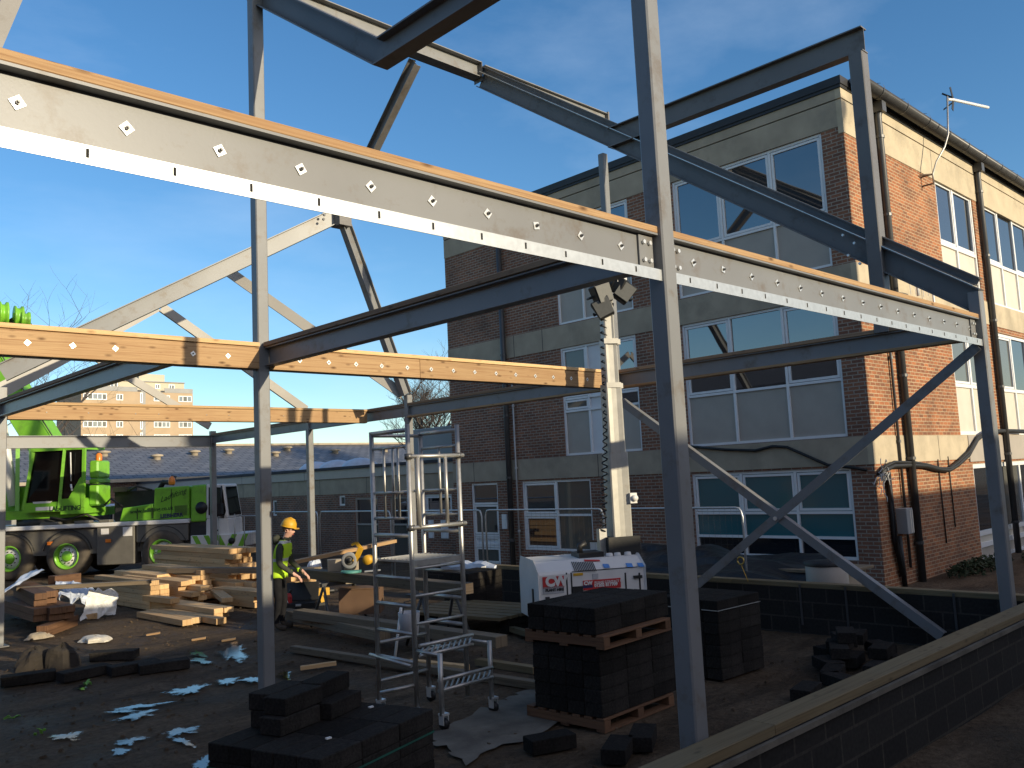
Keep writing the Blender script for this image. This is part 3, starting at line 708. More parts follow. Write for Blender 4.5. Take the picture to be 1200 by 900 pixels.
# windows, left face : second, first and ground floor units
A1=[w1[0],8.95,10.22,w1[1]]
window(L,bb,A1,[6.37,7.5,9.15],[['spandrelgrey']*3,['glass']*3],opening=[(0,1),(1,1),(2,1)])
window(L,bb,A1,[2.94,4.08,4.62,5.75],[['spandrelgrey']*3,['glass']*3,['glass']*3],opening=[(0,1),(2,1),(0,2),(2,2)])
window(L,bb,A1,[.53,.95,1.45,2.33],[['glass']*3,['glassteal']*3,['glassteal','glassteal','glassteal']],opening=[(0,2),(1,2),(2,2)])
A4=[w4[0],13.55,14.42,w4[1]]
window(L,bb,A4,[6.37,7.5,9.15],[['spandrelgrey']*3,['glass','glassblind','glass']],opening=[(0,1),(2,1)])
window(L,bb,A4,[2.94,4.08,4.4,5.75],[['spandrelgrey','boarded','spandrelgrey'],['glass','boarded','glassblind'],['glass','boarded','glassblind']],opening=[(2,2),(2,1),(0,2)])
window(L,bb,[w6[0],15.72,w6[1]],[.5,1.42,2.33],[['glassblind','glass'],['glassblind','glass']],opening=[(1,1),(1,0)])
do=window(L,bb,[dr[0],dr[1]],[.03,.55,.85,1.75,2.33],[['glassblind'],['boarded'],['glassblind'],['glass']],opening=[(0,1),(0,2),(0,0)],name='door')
do['label']='white glazed door at the far end of the shaded wall'
MB().box((X0-.02,18.08,1.0),(X0+.03,18.12,1.15)).build('handle',M['black'],do)
# right face
_w=window
def window(*a,**k): k.setdefault('fw',.085); return _w(*a,**k)
AR=[21.33,22.5,23.85]; AQ=[24.55+1.27*k for k in range(10)]
window(F,bb,AR,[6.33,7.5,9.1],[['spandrel']*2,['glass']*2],opening=[(0,1),(1,1)])
window(F,bb,AQ,[6.33,7.5,9.1],[['spandrel']*9,['glass']*9],opening=[(k,1) for k in range(0,9,2)])
window(F,bb,AR,[2.93,4.1,5.6],[['spandrel']*2,['glassblind']*2],opening=[(0,1),(1,1)])
window(F,bb,AQ,[2.93,4.1,5.6],[['spandrel']*9,['glassblind','glass']*4+['glassblind']],opening=[(k,1) for k in range(0,9,2)])
window(F,bb,[21.9,23.6,25.4,27.2,29,31,33.5,36],[-.05,.35,.62,2.25],[['spandrelgrey']*7,['spandrel']*7,['glass','glassblind','glass','glassblind','glass','glass','glass']],fw=.11,name='entrance_glazing')
window=_w
# vent, notice and meter box
MB().box((X0-.05,17.58,1.05),(X0-.001,17.78,1.45)).build('wall_notice',M['upvc'],bb)
mt=MB().box((17.35,Y0-.22,.98),(17.65,Y0-.001,1.48)).build('meter_box',M['towergrey'],bb,bevel=.01)
for dx in (0,.09): MB().box((17.5+dx,Y0-.226,1.0),(17.54+dx,Y0-.221,1.44)).build('slot_cover',M['spandrel'],mt)
MB().tube([(17.05,Y0-.06,2.2),(17.08,Y0-.06,.9),(17.25,Y0-.08,.2)],.055,8).tube([(17.3,Y0-.06,.95),(17.35,Y0-.06,-.05)],.05,8).build('wall_pipe',M['cable'],bb)
# thick black cable bundle slung along the walls
cb=thing('cable_bundle','thick sagging bundle of black cables slung along the brick corner under the concrete band','cable',(X0,Y0,2.4))
P=[at(px,py,x=X0-.06) for px,py in ((806,523),(850,527),(885,528),(905,523),(922,524),(945,534),(970,545),(1000,548),(1016,551))]
Q=[at(px,py,y=Y0-.08) for px,py in ((1030,556),(1037,551),(1047,546),(1070,545),(1085,546),(1100,550),(1112,551),(1122,545),(1135,533),(1145,515),(1156,506),(1185,505),(1200,506))]
MB().tube(P,.03,8).build('cable',M['cable'],cb); MB().tube(Q,.05,8).tube([q+V((.02,-.02,.05+.03*math.sin(i))) for i,q in enumerate(Q)],.03,6).build('cable',M['cable'],cb)
k=MB(); rr=random.Random(2)
for i in range(14):
    c=at(1032,556,y=Y0-.12); pts=[c]
    for q in range(5): pts.append(pts[-1]+V((rr.uniform(-.12,.14),rr.uniform(-.05,.02),rr.uniform(-.14,.12))))
    k.tube(pts,.008,5)
k.build('loose_ends',M['conduit'],cb)
MB().tube([at(1041,560,y=Y0-.09),at(1046,590,y=Y0-.09),at(1052,650,y=Y0-.09)],.03,6).build('cable',M['cable'],cb)
# television aerials
an=thing('tv_aerial','television aerial on a bent pole rising above the gutter','aerial',(21.25,Y0,9.0))
b0=at(1093,204,y=Y0-.25); b1=at(1097,190,y=Y0-.35); b2=at(1107,172,y=Y0-.5); b3=at(1111,158,y=Y0-.55); b4=at(1110,113,y=Y0-.55)
MB().tube([b0-V((0,0,.25)),b0,b1,b2,b3,b4],.021,8).build('pole',M['alu'],an)
MB().bar(b0,b0+V((0,.25,0)),.03,.03).bar(b0-V((0,0,.22)),b0+V((0,.25,-.22)),.03,.03).bar(b0+V((-.18,.22,0)),b0+V((.02,0,0)),.03,.03).bar(b0+V((-.18,.22,.1)),b0+V((-.18,.22,-.5)),.04,.04).build('bracket',M['rust'],an)
c0=at(1117,117,y=Y0-.55); c1=at(1158,126,y=Y0-.75)
yb=MB().tube([b4-V((0,0,.08)),c0,c1],.035,6)
for i in range(16):
    p=c0.lerp(c1,(i+.5)/16); yb.bar(p-V((0,0,.05)),p+V((0,0,.05)),.006,.006,up=(1,0,0))
yb.build('boom',M['upvc'],an)
rb=MB(); p=c0
for s in (-1,1): rb.bar(p+V((0,0,.02*s)),p+V((-.12,0,.28*s)),.10,.012,up=(0,1,0)); rb.bar(p+V((0,0,.05*s)),p+V((-.1,.2,.2*s)),.06,.02)
rb.build('reflector',M['black'],an)
wa=thing('wall_aerial','small white aerial cluster fixed to the sunlit concrete band','aerial',tuple(at(1071,333,y=Y0-.1)))
a0=at(1062,327,y=Y0-.5); a1=at(1092,334,y=Y0-.5)
wm=MB().tube([a0,a1],.018,6)
for t,l in ((.1,.3),(.3,.3),(.45,.28),(.6,.3),(.8,.25)):
    p=a0.lerp(a1,t); wm.bar(p+V((0,0,.04)),p-V((-.03,0,l)),.008,.008,up=(1,0,0))
wm.build('boom',M['upvc'],wa); MB().tube([a1,a1+V((.05,0,-.75))],.025,6).tube([a0.lerp(a1,.4)+V((0,0,.2)),a0.lerp(a1,.4)+V((0,0,-.3))],.03,6).build('pole',M['upvc'],wa)
# shrubs at the foot of the sunlit wall
def bush(name,label,cat,c,rx,ry,h,n,mat='leaf',group=None,sz=.06,seed=1):
    rr=random.Random(seed); m=MB()
    for i in range(n):
        t=rr.random(); a=rr.random()*6.28; q=math.sqrt(rr.random()); z=h*t*(1-.5*q)
        p=V((c[0]+rx*q*math.cos(a),c[1]+ry*q*math.sin(a),c[2]+z+.02))
        d=V((rr.uniform(-1,1),rr.uniform(-1,1),rr.uniform(-.3,1))).normalized(); e=d.cross(V((rr.uniform(-1,1),rr.uniform(-1,1),.3))).normalized(); s=sz*rr.uniform(.6,1.4)
        m.poly([p-e*s*.4,p+d*s,p+e*s*.4,p-d*s*.7])
    o=m.build(name,M[mat],weld=False); tag(o,label,cat,group); return o
bush('shrub','dark weeds growing along the foot of the brick wall by the downpipe','shrub',(20.2,6.75,0),1.7,.35,.30,700,seed=3)
bush('shrub','low dark plants below the entrance glazing','shrub',(23.4,6.3,0),1.6,.4,.22,500,seed=4)

# ---------------------------------------------------------------- low link building
lb=thing('link_building','long single storey brick building with a pale fascia beyond the scaffold tower','building',(17.0,20,0))
XA=17.05; LA=mapx(XA)
def yz(px,py): p=at(px,py,x=XA); return p.y,p.z
d1=(yz(443,600)[0],yz(416,600)[0],-.03,2.0); d2=(yz(477,600)[0],yz(457,600)[0],-.03,2.0); wn=(yz(529,580)[0],yz(497,580)[0],1.45,2.05); v1=(yz(404,580)[0],yz(397,580)[0],1.75,2.1); v2=(yz(324,580)[0],yz(319,580)[0],1.4,2.0)
wall('brick_wall',LA,YE,46,-.1,2.15,'brickdark',lb,[d1,d2,wn,v1,v2])
slab('concrete_band',LA,YE+.02,46,2.152,2.70,-.01,.1,'concgrey',lb,(22,25,28,31,34))
slab('fascia_board',LA,YE+.02,46,2.71,3.02,-.06,.1,'spandrelgrey',lb,(24,29,34))
MB().box((XA-.12,YE+.02,3.022),(30,46,3.12)).build('roof',M['roofing'],lb)
for dd,n in ((d1,'door'),(d2,'door')): window(LA,lb,[dd[0],dd[1]],[dd[2],1.1,2.0],[['glassblind'],['glass']],name=n,frame='spandrelgrey')
window(LA,lb,[wn[0],wn[1]],list(wn[2:]),[['glass']],opening=[(0,0)]); window(LA,lb,[v1[0],v1[1]],list(v1[2:]),[['glassblind']],name='vent',fw=.06); window(LA,lb,[v2[0],v2[1]],list(v2[2:]),[['glassblind']],name='vent',fw=.06)
for px in (395,422,371):
    c=at(px,545,z=3.12); c=V((19.5,at(px,545,x=19.5).y,3.12)); MB().lathe([(.75,0),(.72,.12),(.5,.3),(.2,.38),(0,.4)],c,(0,0,1),16).build('rooflight',M['bluewhite'],lb)
pl=thing('plant_room','dark grey plant box with pipes on the low roof beside the brick block','plant room',(19.5,21.5,3.12))
MB().box((18.3,20.3,3.12),(21.5,24.0,4.25)).build('casing',M['towergrey'],pl,bevel=.03)
MB().tube([(18.2,20.9,3.2),(18.2,20.9,4.6)],.04,8).tube([(18.2,21.3,3.2),(18.2,21.3,4.5)],.03,8).build('pipe',M['conduit'],pl)
for y,z,a in ((at(505,0+600,x=XA).y,1.0,.25),(at(521,0+600,x=XA).y,1.0,.35)):
    MB().box((XA-.03,y-a/2,z-.3),(XA-.001,y+a/2,z+.25)).build('wall_notice',M['upvc'],lb)
# ---------------------------------------------------------------- hall with slate roof, low sheds
ha=thing('slate_roofed_hall','long hall with a blue grey slate roof and roof vents behind the green crane','building',(14,45,0))
m=MB(); e0,e1=V((9.0,45,3.3)),V((70,45,3.3)); r0,r1=V((12.6,52,5.3)),V((70,52,5.3)); f0,f1=V((9.0,59,3.3)),V((70,59,3.3))
def roofquad(m,p):
    a=(p[1]-p[0]).normalized(); n=(p[1]-p[0]).cross(p[3]-p[0]).normalized(); t=n.cross(a); m.poly(p,uv=[(q.dot(a),q.dot(t)) for q in p])
roofquad(m,[e0,e1,r1,r0]); roofquad(m,[f1,f0,r0,r1]); m.poly([f0,e0,r0]); m.build('roof',M['slate'],ha)
m=MB().box((9.4,45.4,-.1),(69.5,58.6,3.28)); m.build('wall',M['brickdark'],ha); MB().box((12.6,51.85,5.29),(70,52.15,5.42)).box((8.9,44.9,3.15),(70,45.0,3.31)).build('ridge_tiles',M['concgrey'],ha)
for px,py in ((122,534),(184,538),(228,533),(268,531),(323,534),(337,528),(393,531),(451,529)):
    # on the roof slope : z = 3.3 + (y-45)*2/7
    best=min((abs(at(px,py,y=45+.25*k).z-(3.3+.25*k*2/7)),at(px,py,y=45+.25*k)) for k in range(29))[1] if False else None
    bb_=None
    for k in range(1,120):
        p=at(px,py,y=45+k*.06)
        d_=abs(p.z-(3.3+k*.06*2/7))
        if bb_ is None or d_<bb_[0]: bb_=(d_,p)
    c=bb_[1]-V((0,0,.1))
    MB().lathe([(.2,-.1),(.2,.24),(.36,.26),(.32,.34),(0,.4)],c,(0,0,1),12).build('roof_vent',M['concgrey'],ha)
sh=thing('flat_roofed_shed','low flat roofed shed with a pale blue roof and dark glazing behind the crane cab','shed',(12,36,0))
MB().box((2,36.0,1.98),(16.9,44.6,2.12)).build('roof',M['bluewhite'],sh)
MB().box((2.2,36.2,-.1),(16.8,44.4,1.98)).build('wall',M['towergrey'],sh)
rb=MB()
for x in (4,6.5,9,11.5,14): rb.bar((x,36.1,2.16),(x+2.6,44.5,2.2),.12,.06)
rb.build('roof_rail',M['pipe'],sh)
FS=mapy(36.2); window(FS,sh,[10,11.3,12.6,13.9,15.2,16.6],[.6,1.9],[['glass']*5],d=-.05,frame='spandrelgrey')
# ---------------------------------------------------------------- tower block
tb=thing('tower_block','tan brick tower block with rows of white windows seen far beyond the timber beams','building',(60,190,0))
YT=190; T=mapy(YT)
tx=lambda px: at(px,480,y=YT).x
def tz(py): return at(160,py,y=YT).z
x0,x1=tx(95),tx(226); zt_=tz(459)
MB().box((x0,YT,-.2),(x1,YT+16,zt_)).build('wall',M['render'],tb)
MB().box((x0+1.5,YT+1.6,zt_),(tx(219.5),YT+15,tz(446))).build('penthouse_storey',M['towercream'],tb)
MB().box((x0+1.2,YT+1.3,tz(446)),(tx(220),YT+15.2,tz(445))).build('roof_edge',M['towergrey'],tb)
MB().box((tx(169),YT+3,tz(445)),(tx(199.5),YT+12,tz(435.5))).build('roof',M['towercream'],tb)
MB().box((x0,YT-.05,zt_),(tx(161),YT+.05,zt_+1.0)).build('balcony_rail',M['towergrey'],tb); MB().box((tx(193),YT-.05,zt_),(x1,YT+.05,zt_+1.0)).build('balcony_rail',M['towergrey'],tb)
MB().box((tx(165.5),YT-.03,-.2),(tx(170.5),YT-.001,zt_+1)).build('stair_strip',M['towergrey'],tb)
def twin(a0,a1,zc,n,h=1.35,dd=-.12):
    A=[tx(a0)+(tx(a1)-tx(a0))*k/n for k in range(n+1)]
    window(T,tb,A,[zc-h/2,zc+h/2],[['glass' if (k*7+int(zc))%3 else 'glassblind' for k in range(n)]],fw=.16,d=dd,fd=.11)
for k in range(8):
    zc=tz(466+15.65*k)
    if zc<1: break
    twin(97,125,zc,5); twin(136,144,zc,2); twin(180,199,zc,4); twin(209,224.5,zc,3); twin(164,167,zc,1,2.2)
for a in ((132,141),(185,191),(201,208)): twin(*a,tz(451),2,1.1,dd=1.48)
# ---------------------------------------------------------------- neighbours behind the camera that throw the morning shade, one tower added for it
nb=thing('brick_terrace','long two storey brick terrace opposite the building site','building',(10,-18,0))
MB().box((-60,-26,-.1),(60,-14,6.95)).build('wall',M['brick'],nb); 
m=MB(); m.ext([(-6.3,6.96),(6.3,6.96),(6.3,7.13),(0,8.2),(-6.3,7.13)],(-60,-20,0),(60,-20,0)); m.build('roof',M['roofing'],nb)
st=thing('shade_tower','tall narrow brick tower added out of view to shade the crane','building',(18.6,-12,0)); MB().box((17.68,-13.9,-.1),(19.65,-10.6,14)).build('wall',M['brick'],st); MB().box((17.6,-14,14.0),(19.8,-10.4,14.25)).build('roof',M['roofing'],st)  # unseen tower, added only to throw shade on the crane's front and back column
hs=thing('gabled_house','long two storey brick house mirrored in the first floor windows','building',(-14,14,0))
MB().box((-24,-9,-.1),(-9.5,40,6.6)).build('wall',M['brick'],hs); m=MB(); m.ext([(-7.7,6.61),(7.7,6.61),(7.7,6.8),(0,9.6),(-7.7,6.8)],(-16.75,-9.5,0),(-16.75,40.5,0)); m.build('roof',M['roofing'],hs)
HX=lambda a,z,d: V((-9.5-d,a,z))
for k in range(11):
    for z in (.9,3.9): window(HX,hs,[-7+4.2*k,-5.9+4.2*k,-4.8+4.2*k],[z,z+1.5],[['glass','glass']],d=-.05)
# ---------------------------------------------------------------- mobile crane : local x towards its road cab, y away from the camera
cr=thing('mobile_crane','lime green and white mobile crane parked at the far left behind the timber stacks','crane',(8.85,29.41,0),math.atan2(-.73303,.68019))
def part(m,name,mat,label=None,parent=cr,bevel=0):
    o=m.build(name,M[mat] if isinstance(mat,str) else mat,parent,local=True,bevel=bevel)
    if label: o['label']=label
    return o
W=2.6
part(MB().box((-6.5,.15,.72),(1.05,W-.15,1.5)).box((2.05,.25,.72),(3.9,W-.2,1.5)).box((1.05,.3,.72),(2.05,W-.3,1.5)),'chassis','chassisgrey')
part(MB().box((-6.5,.0,1.53),(3.9,W,1.66)),'deck','whitepaint',bevel=.02)
part(MB().box((.95,.02,.36),(2.15,.5,1.52)).box((2.2,.04,1.0),(3.85,.24,1.52)),'tool_locker','chassisgrey',bevel=.02)
part(MB().box((1.1,-.012,1.3),(1.35,-.001,1.48)).box((1.8,-.012,1.22),(2.1,-.001,1.5)),'notice','whitepaint')
for s in (-1.9,-.62,1.25): part(MB().box((s,-.02,1.05),(s+.16,.14,1.15)),'side_light','amber')
def wheel(s):
    wz=.68; R_=.68
    t=MB().lathe([(.40,-.02),(.50,-.05),(R_-.06,-.04),(R_,.06),(R_,.34),(R_-.06,.44),(.40,.42)],(s,.0,wz),(0,1,0),32)
    w=part(t,'wheel','tyre')
    rim=MB().lathe([(.40,-.02),(.40,-.045),(.36,-.045),(.33,.04),(.32,.14)],(s,0,wz),(0,1,0),32); part(rim,'rim','cranegreen',parent=w)
    b=MB().lathe([(.32,.13),(.25,.05),(.16,.03)],(s,0,wz),(0,1,0),24); n0=len(b.mi)
    part(MB().lathe([(0.0,-.035),(.13,-.03),(.165,.0),(.165,.05)],(s,0,wz),(0,1,0),20),'hub_cap','cranegreen',parent=w)
    for k in range(10): b.lathe([(0,-.02),(.018,-.02),(.018,.05)],(s+.215*math.cos(k*.628),.03,wz+.215*math.sin(k*.628)),(0,1,0),6,sm=False)
    for k in range(n0,len(b.mi)): b.mi[k]=1
    part(b,'hub_plate',[M['whitepaint'],M['craneblack']],parent=w)
    part(MB().lathe([(R_-.06,.0),(R_,.06),(R_,.34),(R_-.06,.44)],(s,W-.44,wz),(0,1,0),24).lathe([(.05,0),(R_-.06,.0)],(s,W-.44,wz),(0,1,0),24),'wheel','tyre')
for s in (-5.2,-1.85,0,3.05): wheel(s)
# engine hood and exhaust, black machinery behind it
part(MB().ext([(1.62,1.67),(3.86,1.67),(3.86,2.68),(2.72,2.66),(2.66,2.16),(1.70,2.07)],(0,.12,0),(0,1.1,0),up=(0,0,1)) if False else
     MB().hexa([V(p) for p in ((1.62,.12,1.67),(2.7,.12,1.67),(2.7,1.1,1.67),(1.62,1.1,1.67),(1.72,.12,2.08),(2.7,.12,2.18),(2.7,1.1,2.18),(1.72,1.1,2.08))]).hexa([V(p) for p in ((2.7,.1,1.67),(3.86,.1,1.67),(3.86,1.1,1.67),(2.7,1.1,1.67),(2.76,.1,2.66),(3.86,.1,2.68),(3.86,1.1,2.68),(2.76,1.1,2.66))]),'engine_hood','cranegreen',bevel=.03)
part(MB().box((.9,1.2,1.66),(2.65,2.4,2.6)).box((1.3,.5,1.66),(2.6,1.15,2.1)).box((1.0,.9,2.6),(1.5,1.5,2.75)).tube([(2.2,1.6,2.6),(2.35,1.6,2.85),(2.7,1.5,2.8),(2.75,1.5,3.05)],.09,8),'engine','craneblack')
part(MB().lathe([(.09,0),(.11,.06),(.1,.2),(.04,.26),(0,.26)],(2.95,.9,2.75),(0,0,1),12),'beacon','amber')
for x in (2.2,2.68,3.3): part(MB().box((x,.085,1.72),(x+.012,.099 if x>2.69 else .119,2.05 if x<2.69 else 2.6)),'panel_seam','craneblack')
gr=MB()
for k in range(9): gr.box((3.4+.001,.086,1.78+k*.035-.0),(3.8,.098,1.795+k*.035))
part(gr,'grille','craneblack')
for p in ([(.9,.4,1.7),(.5,.2,1.95),(-.1,.15,1.8),(-.6,.1,1.9)],[(1.5,.6,2.1),(1.2,.4,2.4),(.95,.5,2.2)],[(2.3,.9,2.6),(1.9,.7,2.75),(1.5,.9,2.62)]): part(MB().tube(p,.035,7),'hose','craneblack')
for x,l in ((.2,.5),(1.0,.35),(-.9,.6)): part(MB().box((x,.05,1.661),(x+l,.3,1.75)),'deck_box','chassisgrey',bevel=.015)
for s in (-1.85,0,3.05):
    part(MB().tube([(s+.80*math.cos(a),.05,.68+.80*math.sin(a)) for a in [math.pi*(.08+.84*k/12) for k in range(13)]],.02,5),'mudguard_edge','craneblack')
# road cab
cab=part(MB().hexa([V(p) for p in ((3.92,.05,1.55),(4.4,.05,1.55),(4.4,1.3,1.55),(3.92,1.3,1.55),(3.92,.1,2.68),(4.4,.1,2.7),(4.4,1.25,2.7),(3.92,1.25,2.68))]),'road_cab','cranegreen',bevel=.04)
part(MB().hexa([V(p) for p in ((4.41,.04,.9),(5.12,.1,.9),(5.12,1.3,.9),(4.41,1.3,.9),(4.41,.06,1.62),(5.10,.1,1.62),(5.10,1.3,1.62),(4.41,1.3,1.62))]).hexa([V(p) for p in ((4.41,.06,1.621),(5.10,.1,1.621),(5.10,1.3,1.621),(4.41,1.3,1.621),(4.41,.1,2.7),(4.95,.14,2.68),(4.95,1.25,2.68),(4.41,1.25,2.7))]),'cab_front','whitepaint',parent=cab,bevel=.03)
part(MB().poly([(4.50,.048,1.75),(4.98,.066,1.63),(5.04,.07,1.85),(4.92,.11,2.58),(4.50,.085,2.6)]),'side_window','glasscab',parent=cab)
part(MB().poly([(5.105,.2,1.7),(5.105,1.2,1.7),(4.975,1.15,2.6),(4.975,.25,2.6)]),'windscreen','glasscab',parent=cab)
part(MB().box((4.9,-.22,1.75),(5.02,-.06,2.1)).tube([(4.96,-.1,2.1),(4.9,.1,2.62)],.025,6),'mirror','black',parent=cab)
part(MB().lathe([(.0,0),(.19,0),(.19,.02)],(4.28,.03,1.98),(0,1,0),16),'air_intake','black',parent=cab)
part(MB().box((3.9,.1,.72),(4.45,W-.3,1.54)),'wheel_arch','craneblack')
bmp_=part(MB().box((3.95,-.02,.74),(5.62,1.5,1.14)),'bumper','whitepaint',bevel=.02)
ch=MB()
for k in range(5):
    a=4.0+k*.36; s=1 if k<3 else -1
    p=[(a,.43),(a+.17,.43),(a+.17-s*.2+.2,.87) if s>0 else (a-.0,.87),(a,.87)] 
    if s>0: p=[(a+.2,.75),(a+.36,.75),(a+.16,1.13),(a,1.13)]
    else: p=[(a-.0,.75),(a+.16,.75),(a+.34,1.13),(a+.18,1.13)]
    ch.poly([(x,-.024,z) for x,z in p])
part(ch,'chevron','cranegreen',parent=bmp_)
part(MB().lathe([(0,0),(.1,0),(.1,.03)],(5.25,-.045,.93),(0,1,0),14),'headlight','black',parent=bmp_)
part(MB().tube([(4.9,-.15,.4),(4.9,-.15,1.7),(5.7,-.15,1.7),(5.7,-.15,.4)],.02,6).tube([(5.4,-.15,1.75),(5.4,-.15,.9)],.015,6),'guard_rail','alu')
# lettering
X,Z=(1,0,0),(0,0,1)
text_mesh('web_lettering','www.ladlifting.co.uk',.17,M['darktext'],cr,(1.98,.095,1.9),(1,0,.05),Z,bold=.003)
text_mesh('maker_lettering','LIEBHERR',.17,M['navy'],cr,(2.95,.09,1.72),(1,0,.03),Z,bold=.006)
text_mesh('swirl_lettering','Ladlifting',.24,M['darktext'],cr,(2.95,.09,2.2),(1,0,.32),Z,shear=.3)
text_mesh('cab_lettering','L',.34,M['black'],cr,(4.66,.035,1.25),(1,.05,0),Z,bold=.01); text_mesh('cab_lettering','A',.24,M['black'],cr,(4.68,.03,1.0),(1,.05,0),Z,bold=.005,shear=.3)
# superstructure
part(MB().lathe([(0,0),(1.1,0),(1.1,.2),(0,.2)],(-1.2,1.35,1.66),(0,0,1),24),'slew_ring','craneblack')
part(MB().box((-3.2,.35,1.87),(.45,2.4,2.14)).box((-2.6,.9,2.14),(.4,1.5,2.9)),'turntable','cranegreen')
cw=part(MB().box((.54,.25,2.2),(.86,1.05,2.86)).box((.54,.25,2.88),(.86,1.05,3.05)).box((.56,.25,3.06),(.86,1.0,3.62)),'counterweight','cranegreen',bevel=.05)
part(MB().box((.545,.26,2.855),(.85,1.04,2.885)),'joint','black',parent=cw); part(MB().lathe([(.1,0),(.1,.18),(.05,.24),(0,.24)],(.75,.5,3.62),(0,0,1),12),'beacon','amber',parent=cw)
# operator cab: green frame round dark glass
oc=MB(); gz=2.08
fr_=[((-1.42,.02),(-1.15,.1)),((-.25,.0),(-.12,.06)),((.52,.0),(.52,.06))]
def cp(a,b,w=.09): oc.bar(a,b,w,w)
for (xb,yb_),(xt,yt) in fr_: cp((xb,yb_,gz+.1),(xt,yt,4.02))
for y in (1.15,):
    for (xb,yb_),(xt,yt) in fr_: cp((xb,y,gz+.1),(xt,y,4.02))
oc.box((-1.2,.02,3.98),(.56,1.2,4.1)); oc.box((-1.45,-.01,gz),(-.2,1.2,gz+.3)); oc.box((-.2,-.015,gz-.1),(.57,1.2,gz+.38))
oc.hexa([V(p) for p in ((.05,-.018,gz+.38),(.56,-.018,gz+.38),(.56,.04,gz+.38),(.05,.04,gz+.38),(.42,.0,3.1),(.56,.0,3.1),(.56,.04,3.1),(.42,.04,3.1))])
oc=part(oc,'operator_cab','cranegreen')
part(MB().poly([(-1.38,.06,gz+.3),(-.25,.05,gz+.3),(-.13,.1,3.98),(-1.12,.13,3.98)]).poly([(-.2,.03,gz+.38),(.5,.03,gz+.38),(.5,.07,3.98),(-.1,.07,3.98)]),'cab_window','glasscab',parent=oc)
part(MB().hexa([V(p) for p in ((-1.0,.03,gz+.02),(-.6,.03,gz+.02),(-.6,.05,gz+.02),(-1.0,.05,gz+.02),(-1.1,-.02,gz+.33),(-.5,-.02,gz+.33),(-.5,.04,gz+.33),(-1.1,.04,gz+.33))]).box((-1.0,-.02,gz+.05),(-.45,-.013,gz+.16)),'headlight','whitepaint',parent=oc)
part(MB().tube([(.14,-.02,3.0),(.14,-.06,3.9)],.02,6).tube([(.14,-.03,2.9),(.2,-.06,2.7)],.03,6),'grab_rail','whitepaint',parent=oc)
text_mesh('cab_lettering','LADLIFTING',.20,M['darktext'],oc,(-.66+.1,-.022,gz+.02),(1,.0,.0),Z,bold=.006,spacing=.92)
# boom rising to the upper left
def crp(px,py,yl):
    inv=parent_world(cr).inverted(); n=parent_world(cr).to_3x3()@V((0,1,0)); o=parent_world(cr)@V((0,yl,0))
    d=CF+CR*((px-600)/FPX)-CU*((py-450)/FPX); t=((o-CAM).dot(n))/d.dot(n); return inv@(CAM+d*t)
b0=crp(66,540,1.35); dn=(crp(46,508,1.35)-b0).normalized(); b1=b0+dn*14
bm_=MB(); pr=[(-.38,-.40),(-.22,-.50),(.22,-.50),(.38,-.40),(.38,.40),(.28,.48),(-.28,.48),(-.38,.40)]
upb=V((0,-1,0)).cross(dn); upb=upb if upb.z>0 else -upb
bm_.ext(pr,b0,b1,up=upb); boom=part(bm_,'boom','cranegreen')
part(MB().ext([(x*.86,y*.86) for x,y in pr],b1,b1+dn*4,up=upb),'boom_section','cranegreen',parent=boom)
part(MB().tube([V((-2.2,.75,2.3)),b0+dn*3.2+V((0,-.5,-.3))],[.16,.13],12),'lift_cylinder','whitepaint',parent=boom)
part(MB().bar((-1.55,.6,2.1),(-1.75,.9,4.1),.12,.3).bar((-2.0,.6,2.1),(-2.2,.9,4.4),.12,.25).bar((-1.2,.8,2.1),(-.6,.9,3.7),.15,.5),'boom_pivot','cranegreen')
q0=b0+upb*.52+V((0,-.42,0)); part(MB().tube([q0,q0+dn*9],.022,6),'cable_rail','pipe',parent=boom)
def sheave(px,py,r,name='sheave',arm=True):
    c=crp(px,py,.9)
    m=MB().lathe([(0,-.10),(r*.3,-.10),(r*.35,-.05),(r,-.07),(r,-.02),(r*.8,.02),(r*.8,.10),(r,.14),(r,.20),(0,.20)],c,(.75,.66,0),20)
    o=part(m,name,'cranegreen',parent=boom)
    k=(c-b0).dot(dn); part(MB().bar(c+V((.05,.12,0)),b0+dn*k+V((0,-.3,0)),.16,.22),'bracket','craneblack',parent=o); return o
sheave(19,371,.36); sheave(27,374,.25); sheave(1,368,.42); sheave(19,446,.27)
# ---------------------------------------------------------------- lighting tower
AX=V((.866,-.5,0)); lt=thing('lighting_tower','white towable lighting tower with a red sign and tall telescopic mast behind the block pallets','lighting tower',(9.60,8.84,0),math.atan2(-.5,.866))
def lp(m,name,mat,parent=lt,bevel=0,label=None):
    o=m.build(name,M[mat],parent,local=True,bevel=bevel)
    if label: o['label']=label
    return o
# local x along the body, -y towards the camera, body front face at y=0
def lpx(px,py,yl=0.0):
    inv=parent_world(lt).inverted(); n=parent_world(lt).to_3x3()@V((0,1,0)); o=parent_world(lt)@V((0,yl,0))
    d=CF+CR*((px-600)/FPX)-CU*((py-450)/FPX); t=((o-CAM).dot(n))/d.dot(n); return inv@(CAM+d*t)
xl=lpx(631,700).x; xr=lpx(758,700).x; zb=lpx(690,722).z; ztop=lpx(690,668).z; zlid=lpx(690,655,.15).z
prf=[(0,zb),(0,ztop),(.22,zlid),(.95,zlid+.02),(1.05,ztop),(1.05,zb)]
body=MB(); A=[V((xl,y,z)) for y,z in prf]; B=[V((xr,y,z)) for y,z in prf]
for i in range(6): j=(i+1)%6; body.poly([A[i],A[j],B[j],B[i]])
body.poly(A); body.poly(B[::-1]); body=lp(body,'body','whitepaint',bevel=.03)
